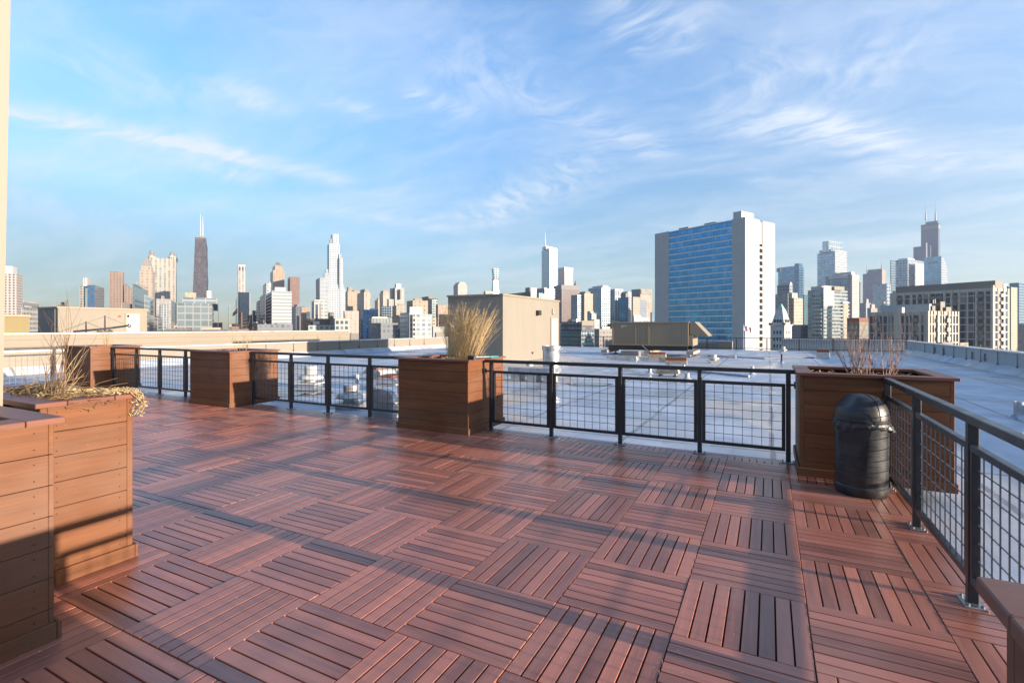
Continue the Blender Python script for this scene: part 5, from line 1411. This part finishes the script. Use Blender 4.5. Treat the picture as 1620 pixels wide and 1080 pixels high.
bc = g.mix(g.m('MULTIPLY', g.m('GREATER_THAN', wn.outputs[0], .86), .35), bc, (.36,.31,.25))
bc = g.mix(g.m('MULTIPLY', fr, .8), bc, (.34,.31,.27))
setb(g, gb, bc, g.m('ADD', .10, g.m('MULTIPLY', fr, .4)), .1)
def condo(label, d, th, xl, xc, xr, yt, bays_l, bays_r, pent, extra_r=None, fl=2.8):
    """bays: list of (px0, px1, kind) along the left (L) and right (R) face; kind w = window bay, b = balcony bay"""
    f = Frame(xc, d, th); x0, x1, y0, y1 = f.span(xl, xc, xr)
    zt = f.z(yt)
    t = thing('condominium', label, 'building', f.loc, f.rot)
    b = MB(); b.box(.8, x1-.02, .8, y1-.02, 0, zt-.6); b.build('body', stone, t)
    def side(bays, face):
        k = (lambda px: solve((px-CX)/F, f.P, f.A)) if face == 'L' else (lambda px: solve((px-CX)/F, f.P, f.B))
        end = y1 if face == 'L' else x1
        edges = [sorted((k(a), k(c)))+[q] for a, c, q in bays]; edges.sort()
        cur = 0.01 if face == 'L' else .012
        piers = []
        for a, c, q in edges:
            piers.append((cur, a)); cur = c
        piers.append((cur, end))
        pm = MB()
        for a, c in piers:
            if c-a < .05: continue
            if face == 'L': pm.box(0, .79, a, c, 0, zt)
            else: pm.box(a, c, .0 if a > .1 else .0, .79, 0, zt-.004)
            m_ = (a+c)/2
            if c-a > 1.2:
                if face == 'L': pm.box(.05, .7, m_-.45, m_+.45, zt+.002, zt+1.0)
                else: pm.box(m_-.45, m_+.45, .05, .7, zt+.002, zt+1.0)
        pm.build('piers', stone, t)
        for a, c, q in edges:
            gl = MB(); dep = .10 if q == 'w' else .45
            if face == 'L': gl.box(dep, .795, a+.002, c-.002, 0, zt-1.2)
            else: gl.box(a+.002, c-.002, dep, .795, 0, zt-1.2)
            w = gl.build('window_bay', bayg, t)
            tr = MB(); n = int(zt/fl)
            for i in range(1, n):
                z = zt-.6-fl*i
                if z < 8: break
                if q == 'w':
                    e = .28
                    if face == 'L': tr.box(.04, .095, a+.004, c-.004, z, z+.42)
                    else: tr.box(a+.004, c-.004, .04, .095, z, z+.42)
                else:
                    if q == 'b': tr = MB()
                    if face == 'L': tr.box(-.55, .445, a+.05, c-.05, z, z+.28); tr.box(-.55, -.47, a+.06, c-.06, z+.281, z+1.2)
                    else: tr.box(a+.05, c-.05, -.55, .445, z, z+.28); tr.box(a+.06, c-.06, -.55, -.47, z+.281, z+1.2)
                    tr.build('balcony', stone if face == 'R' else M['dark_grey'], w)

            ln = MB()
            if face == 'L': ln.box(.25, .795, a+.002, c-.002, zt-1.19, zt-.02)
            else: ln.box(a+.002, c-.002, .25, .795, zt-1.19, zt-.02)
            ln.build('lintel', stone, w)
    side(bays_l, 'L'); side(bays_r, 'R')
    for nm, a, c, e, ya, yb, dd, mm in pent:
        s = f.span(a, c, e, dd); b = MB(); z0 = zt-.55 if yb is None else f.z(yb, dd)
        b.box(s[0], s[1], s[2], s[3], z0, f.z(ya, dd)); b.build(nm, mm, t)
    return t, f
condo('large stone condominium with a long dark penthouse, behind the smaller stone one', 190, -22.6, 1408, 1571, 1597, 455,
      [(1419,1428,'b'),(1431,1440,'w'),(1443,1449,'w'),(1452,1458.5,'b'),(1460.5,1468,'w'),(1471,1492,'b'),(1495.5,1503,'w'),(1507,1515,'b'),(1518,1529,'w'),(1531,1542.5,'w'),(1546,1557,'b'),(1559,1569.5,'w')],
      [(1574.5,1579.5,'w'),(1581.5,1588,'b'),(1590.5,1595,'w')],
      [('penthouse', 1417, 1574.5, 1577, 443.5, None, 4, stone2), ('lift_house', 1575, 1576, 1586, 444, None, 8, M['cream']), ('roof_plant', 1586.5, 1588, 1592, 449.5, None, 6, M['blue_metal'])])
condo('smaller stone condominium in front, with a pale grey penthouse and a sunlit right face', 150, -22.6, 1374, 1468.5, 1517.5, 491.5,
      [(1375.5,1384.5,'w'),(1387,1395,'b'),(1397,1403,'w'),(1404.5,1409,'w'),(1410,1413.5,'w'),(1425,1430.5,'w'),(1432,1437,'w'),(1438.5,1442.5,'w'),(1444.5,1453,'b'),(1456.5,1461,'w'),(1463,1467.5,'w')],
      [(1470,1473,'w'),(1475,1478,'w'),(1480,1484,'b'),(1487,1490,'w'),(1491.5,1494,'w'),(1495.5,1501,'b'),(1503,1506,'w'),(1508,1511,'w'),(1512.5,1516,'w')],
      [('penthouse', 1393, 1470, 1474, 480.5, None, 5, M['grey_render']), ('stair_tower', 1486.5, 1488, 1495, 477, None, 5, M['cream']), ('stair_block', 1474, 1475, 1487, 483.5, None, 5, M['cream']), ('low_block', 1496, 1497, 1505, 485.5, None, 5, M['cream']),
       ('skylight', 1419, 1427, 1431, 486, None, 2, M['white_metal']), ('chimney', 1478, 1479, 1480.5, 473, 480, 8, M['cream']), ('chimney', 1475.5, 1476, 1477.5, 474, 480, 9, M['cream']), ('chimney', 1396.5, 1398, 1401, 477, 480.4, 9, M['cream'])])
bld('apartment_tower', 'narrow cream tower with dotted windows at the right of the large condominium', 420, (1596, 1599.5, 1609.5, 454), fm(420, (.60,.50,.37), (.18,.15,.12), 5, 3.4, .3, .45), extra=[('dark_side', 1595.5, 1599.2, 1599.6, 452.5, None, 2, fm(420, (.35,.38,.42), (.2,.23,.27), 4, 3.4, .5, .5))])
bld('glass_tower', 'blue green glass tower cut by the right edge of the picture', 600, (1597, 1612, 1650, 447), fm(600, (.26,.42,.52), (.14,.28,.40), 4, 3.4, .85, .6, **glassy), extra=[('roof_plant', 1589, 1591, 1594, 448.5, None, -100, M['blue_metal'])])
bld('industrial_block', 'low white roof units in front of the large condominium', 100, (1508, 1520, 1532, 547), plain('white roof sheet', (.62,.58,.52), .6), extra=[('roof_unit', 1518, 1519, 1532, 542, 547, 1.5, M['cream']), ('dark_unit', 1480, 1490, 1508, 541.5, None, 4, M['dark_grey'])], mind=6)

# ---- the mass of low roofs between and below the named buildings
def low_mass():
    rs = random.Random(41); b = MB()
    for k in range(420):
        px = rs.uniform(-150, 1800); d = rs.uniform(320, 2200)
        lim = 509 if px < 1020 else 505
        if 1000 < px < 1240 and d < 420: continue
        if px > 1230 and d < 420: d += 300
        yt = rs.uniform(lim, 524)
        x, y = at_depth(px, d); w = rs.uniform(8, 26)*(.6+d/1500); l = rs.uniform(8, 26)*(.6+d/1500)
        z1 = z_of(yt, d)
        c, s = math.cos(R(-35)), math.sin(R(-35)); v0 = len(b.v)
        b.box(-w/2, w/2, -l/2, l/2, GZ, z1)
        b.v[v0:] = [(x+p[0]*c-p[1]*s, y+p[0]*s+p[1]*c, p[2]) for p in b.v[v0:]]
    m = facade('low mass facade', (.42,.36,.30), (.16,.17,.19), 3.2, 3.6, .5, .5)
    g_, t_ = geo, NT(m.node_tree)
    bs = m.node_tree.nodes['Principled BSDF']; old = bs.inputs['Base Color'].links[0].from_socket
    rnd = t_.node('ShaderNodeNewGeometry').outputs['Random Per Island']
    rp = t_.node('ShaderNodeValToRGB'); t_.put(rp.inputs[0], rnd); rp.color_ramp.interpolation = 'CONSTANT'
    cols = [(.95,.62,.48,1),(1.35,1.3,1.25,1),(.7,.85,1.05,1),(1.15,1.0,.8,1),(.6,.6,.65,1),(1.5,1.45,1.35,1)]
    e = rp.color_ramp.elements
    e[0].color = cols[0]; e[0].position = 0.; e[1].color = cols[1]; e[1].position = .16
    for i in range(2, 6):
        q = e.new(i/6.); q.color = cols[i]
    t_.put(bs.inputs['Base Color'], t_.mix(1., old, rp.outputs[0], 'MULTIPLY'))
    o = b.build('distant_low_buildings', m)
    tag(o, 'mass of low distant city roofs between and behind the towers', 'buildings', kind='stuff')
low_mass()
# ------------------------------------------------------------------ sky, sun, haze, camera
SUN_EL, SUN_AZ = 8.4, 91.2        # azimuth clockwise from +Y (the deck's long axis); the sun stands to the right
sd = Vector((math.sin(R(SUN_AZ))*math.cos(R(SUN_EL)), math.cos(R(SUN_AZ))*math.cos(R(SUN_EL)), math.sin(R(SUN_EL))))
sun = bpy.data.lights.new('sun', 'SUN'); sun.energy = SUN_E; sun.angle = R(.53); sun.color = (1., .83, .66)
so = bpy.data.objects.new('sun', sun); COL.objects.link(so)
so.rotation_euler = (-sd).to_track_quat('-Z', 'Y').to_euler()
w = bpy.data.worlds.new('World'); S.world = w; w.use_nodes = True
t = NT(w.node_tree); w.node_tree.nodes.clear()
sky = t.node('ShaderNodeTexSky', sky_type='NISHITA'); sky.sun_disc = False
sky.sun_elevation = R(SUN_EL); sky.sun_rotation = R(SUN_AZ); sky.altitude = 200.; sky.air_density = 1.0; sky.dust_density = .6; sky.ozone_density = 1.4
hs = t.node('ShaderNodeHueSaturation'); t.put(hs.inputs['Color'], sky.outputs[0]); hs.inputs['Saturation'].default_value = SKY_SAT; hs.inputs['Value'].default_value = 1.
# thin high clouds: streaks and veils laid out on a flat cloud sheet far above the city
gd = t.node('ShaderNodeTexCoord').outputs['Generated']
sx = t.node('ShaderNodeSeparateXYZ'); t.put(sx.inputs[0], gd)
up = t.m('ADD', t.m('MAXIMUM', sx.outputs[2], 0.), .16)
cp = t.node('ShaderNodeCombineXYZ'); t.put(cp.inputs[0], t.m('DIVIDE', sx.outputs[0], up)); t.put(cp.inputs[1], t.m('DIVIDE', sx.outputs[1], up))
P0 = cp.outputs[0]
warp = t.noise(P0, 1.3, 4., .6, out=1)
wv = t.vm('SCALE', t.vm('SUBTRACT', warp, (.5,.5,.5)), scale=.55)
P1 = t.vm('ADD', P0, wv)
warp2 = t.noise(P0, 5., 4., .6, out=1)
P2 = t.vm('ADD', P0, t.vm('SCALE', t.vm('SUBTRACT', warp2, (.5,.5,.5)), scale=.10))
def sheet(px, py):
    s, d, z = (px-CX)/F, 1., -(py-HZ)/F
    x, y = world(s, d); L = math.sqrt(x*x+y*y+z*z); u = z/L+.16
    return (x/L/u, y/L/u, 0.)
feather = t.noise(t.scale(P1, (3.5, 14., 1.), R(20)), 1., 6., .65)
feather2 = t.noise(t.scale(P1, (16., 5., 1.), R(35)), 1., 6., .62)
total = None
def streak(a, c, width, amp, f=feather, lo=.30, hi=.72, taper=.25):
    global total
    A, C = sheet(*a), sheet(*c)
    d = (C[0]-A[0], C[1]-A[1], 0.); L2 = d[0]**2+d[1]**2
    q = t.vm('SUBTRACT', P2, A)
    u = t.m('DIVIDE', t.vm('DOT_PRODUCT', q, d), L2)
    uc = t.m('MINIMUM', t.m('MAXIMUM', u, 0.), 1.)
    dist = t.vm('LENGTH', t.vm('SUBTRACT', q, t.vm('SCALE', d, scale=uc)))
    g = t.m('EXPONENT', t.m('MULTIPLY', t.m('POWER', t.m('DIVIDE', dist, width), 2.), -1.))
    tp = t.m('MULTIPLY', t.ramp(u, -.12, taper), t.ramp(u, 1.12, 1.-taper))
    m = t.m('MULTIPLY', t.m('MULTIPLY', g, tp), t.m('MULTIPLY', t.ramp(f, lo, hi), amp))
    total = m if total is None else t.m('ADD', total, m)
streak((-60,160), (540,285), .070, .6, lo=.15, hi=.6, taper=.05)
streak((-60,163), (420,262), .030, .35, lo=.15, hi=.6, taper=.05)
streak((20,195), (420,270), .22, .40)
streak((300,232), (400,250), .05, .5)
streak((190,150), (440,140), .07, .55)
streak((370,158), (470,176), .05, .5)
streak((480,146), (606,182), .05, .6)
streak((630,140), (750,180), .05, .6)
streak((300,262), (430,285), .09, .4)
streak((500,330), (760,372), .07, .55)
streak((560,300), (700,360), .12, .3)
streak((720,360), (960,245), .16, .65, feather2)
streak((840,165), (1070,248), .09, .75)
streak((700,70), (860,180), .14, .4, feather2)
streak((940,0), (1120,66), .09, .6)
streak((985,80), (1030,56), .05, .4)
streak((1150,180), (1500,268), .12, .32, lo=.25, hi=.7)
streak((1240,165), (1420,235), .05, .5)
streak((1080,195), (1440,215), .10, .5)
streak((1340,260), (1700,245), .13, .5)
streak((1170,295), (1330,280), .08, .4)
streak((1120,140), (1480,110), .22, .4, feather2)
streak((60,100), (250,110), .12, .35, feather2)
streak((-20,300), (200,345), .12, .35)
streak((-20,245), (260,292), .14, .35)
veil = t.m('MULTIPLY', t.ramp(t.noise(t.scale(P1, (1.1, 2.8, 1.), R(30)), 1., 7., .66), .34, .80), .46)
lowv = t.m('MULTIPLY', t.ramp(sx.outputs[2], .34, .0), .05)
rightv = t.m('MULTIPLY', t.ramp(sx.outputs[0], -.3, .75), .22)
cm = t.m('ADD', t.m('ADD', t.m('MULTIPLY', total, .88), veil), t.m('ADD', lowv, rightv))
cm = t.m('MINIMUM', cm, .92)
cm = t.m('MULTIPLY', cm, t.ramp(sx.outputs[2], -.02, .05))
# the clear sky is capped beside the sun and graded: deeper blue overhead, paler towards the horizon
lum = t.vm('DOT_PRODUCT', hs.outputs[0], (.25,.5,.25))
capd = t.vm('SCALE', hs.outputs[0], scale=t.m('MINIMUM', t.m('DIVIDE', SKY_CAP, lum), 1.))
gr = t.ramp(sx.outputs[2], .0, .52, .56, 1.34)
base = t.vm('SCALE', t.vm('MULTIPLY', capd, SKY_TINT), scale=gr)
cloud = (CLOUD*.93, CLOUD*1.02, CLOUD*1.14, 1.)
colr = t.mix(cm, base, cloud)
bg = t.node('ShaderNodeBackground'); t.put(bg.inputs[0], colr); bg.inputs[1].default_value = SKY_S
out = t.node('ShaderNodeOutputWorld'); t.l.new(bg.outputs[0], out.inputs[0])
# haze
if HAZE > 0:
    x0, y0 = world(0, 0)
    b = MB(); b.box(-5300, 5300, -5300, 5300, GZ-1.2, 480)
    hz = bpy.data.materials.new('city haze'); hz.use_nodes = True
    q = NT(hz.node_tree); q.n.clear()
    pv = q.node('ShaderNodeVolumePrincipled'); pv.inputs['Density'].default_value = HAZE; pv.inputs['Color'].default_value = (.67,.79,1.,1.); pv.inputs['Anisotropy'].default_value = .25
    oo = q.node('ShaderNodeOutputMaterial'); q.l.new(pv.outputs[0], oo.inputs['Volume'])
    h = b.build('haze', hz, uv=False); tag(h, kind='stuff')
cam = bpy.data.cameras.new('camera'); co = bpy.data.objects.new('camera', cam); COL.objects.link(co)
cam.sensor_width = 36.; cam.lens = F/1620*36.; cam.clip_start = .05; cam.clip_end = 20000.
cam.shift_y = -(540-HZ)/1620.
co.location = (0, 0, EYE); co.rotation_euler = (R(90), 0, YAW)
S.camera = co
S.view_settings.view_transform = 'Standard'; S.view_settings.look = 'None'
S.view_settings.exposure = EXPO; S.view_settings.gamma = 1.; S.view_settings.use_curve_mapping = False
S.cycles.max_bounces = 6; S.cycles.diffuse_bounces = 3; S.cycles.glossy_bounces = 3; S.cycles.transmission_bounces = 2; S.cycles.volume_bounces = 0
S.cycles.use_denoising = True
S.cycles.sample_clamp_indirect = 8.
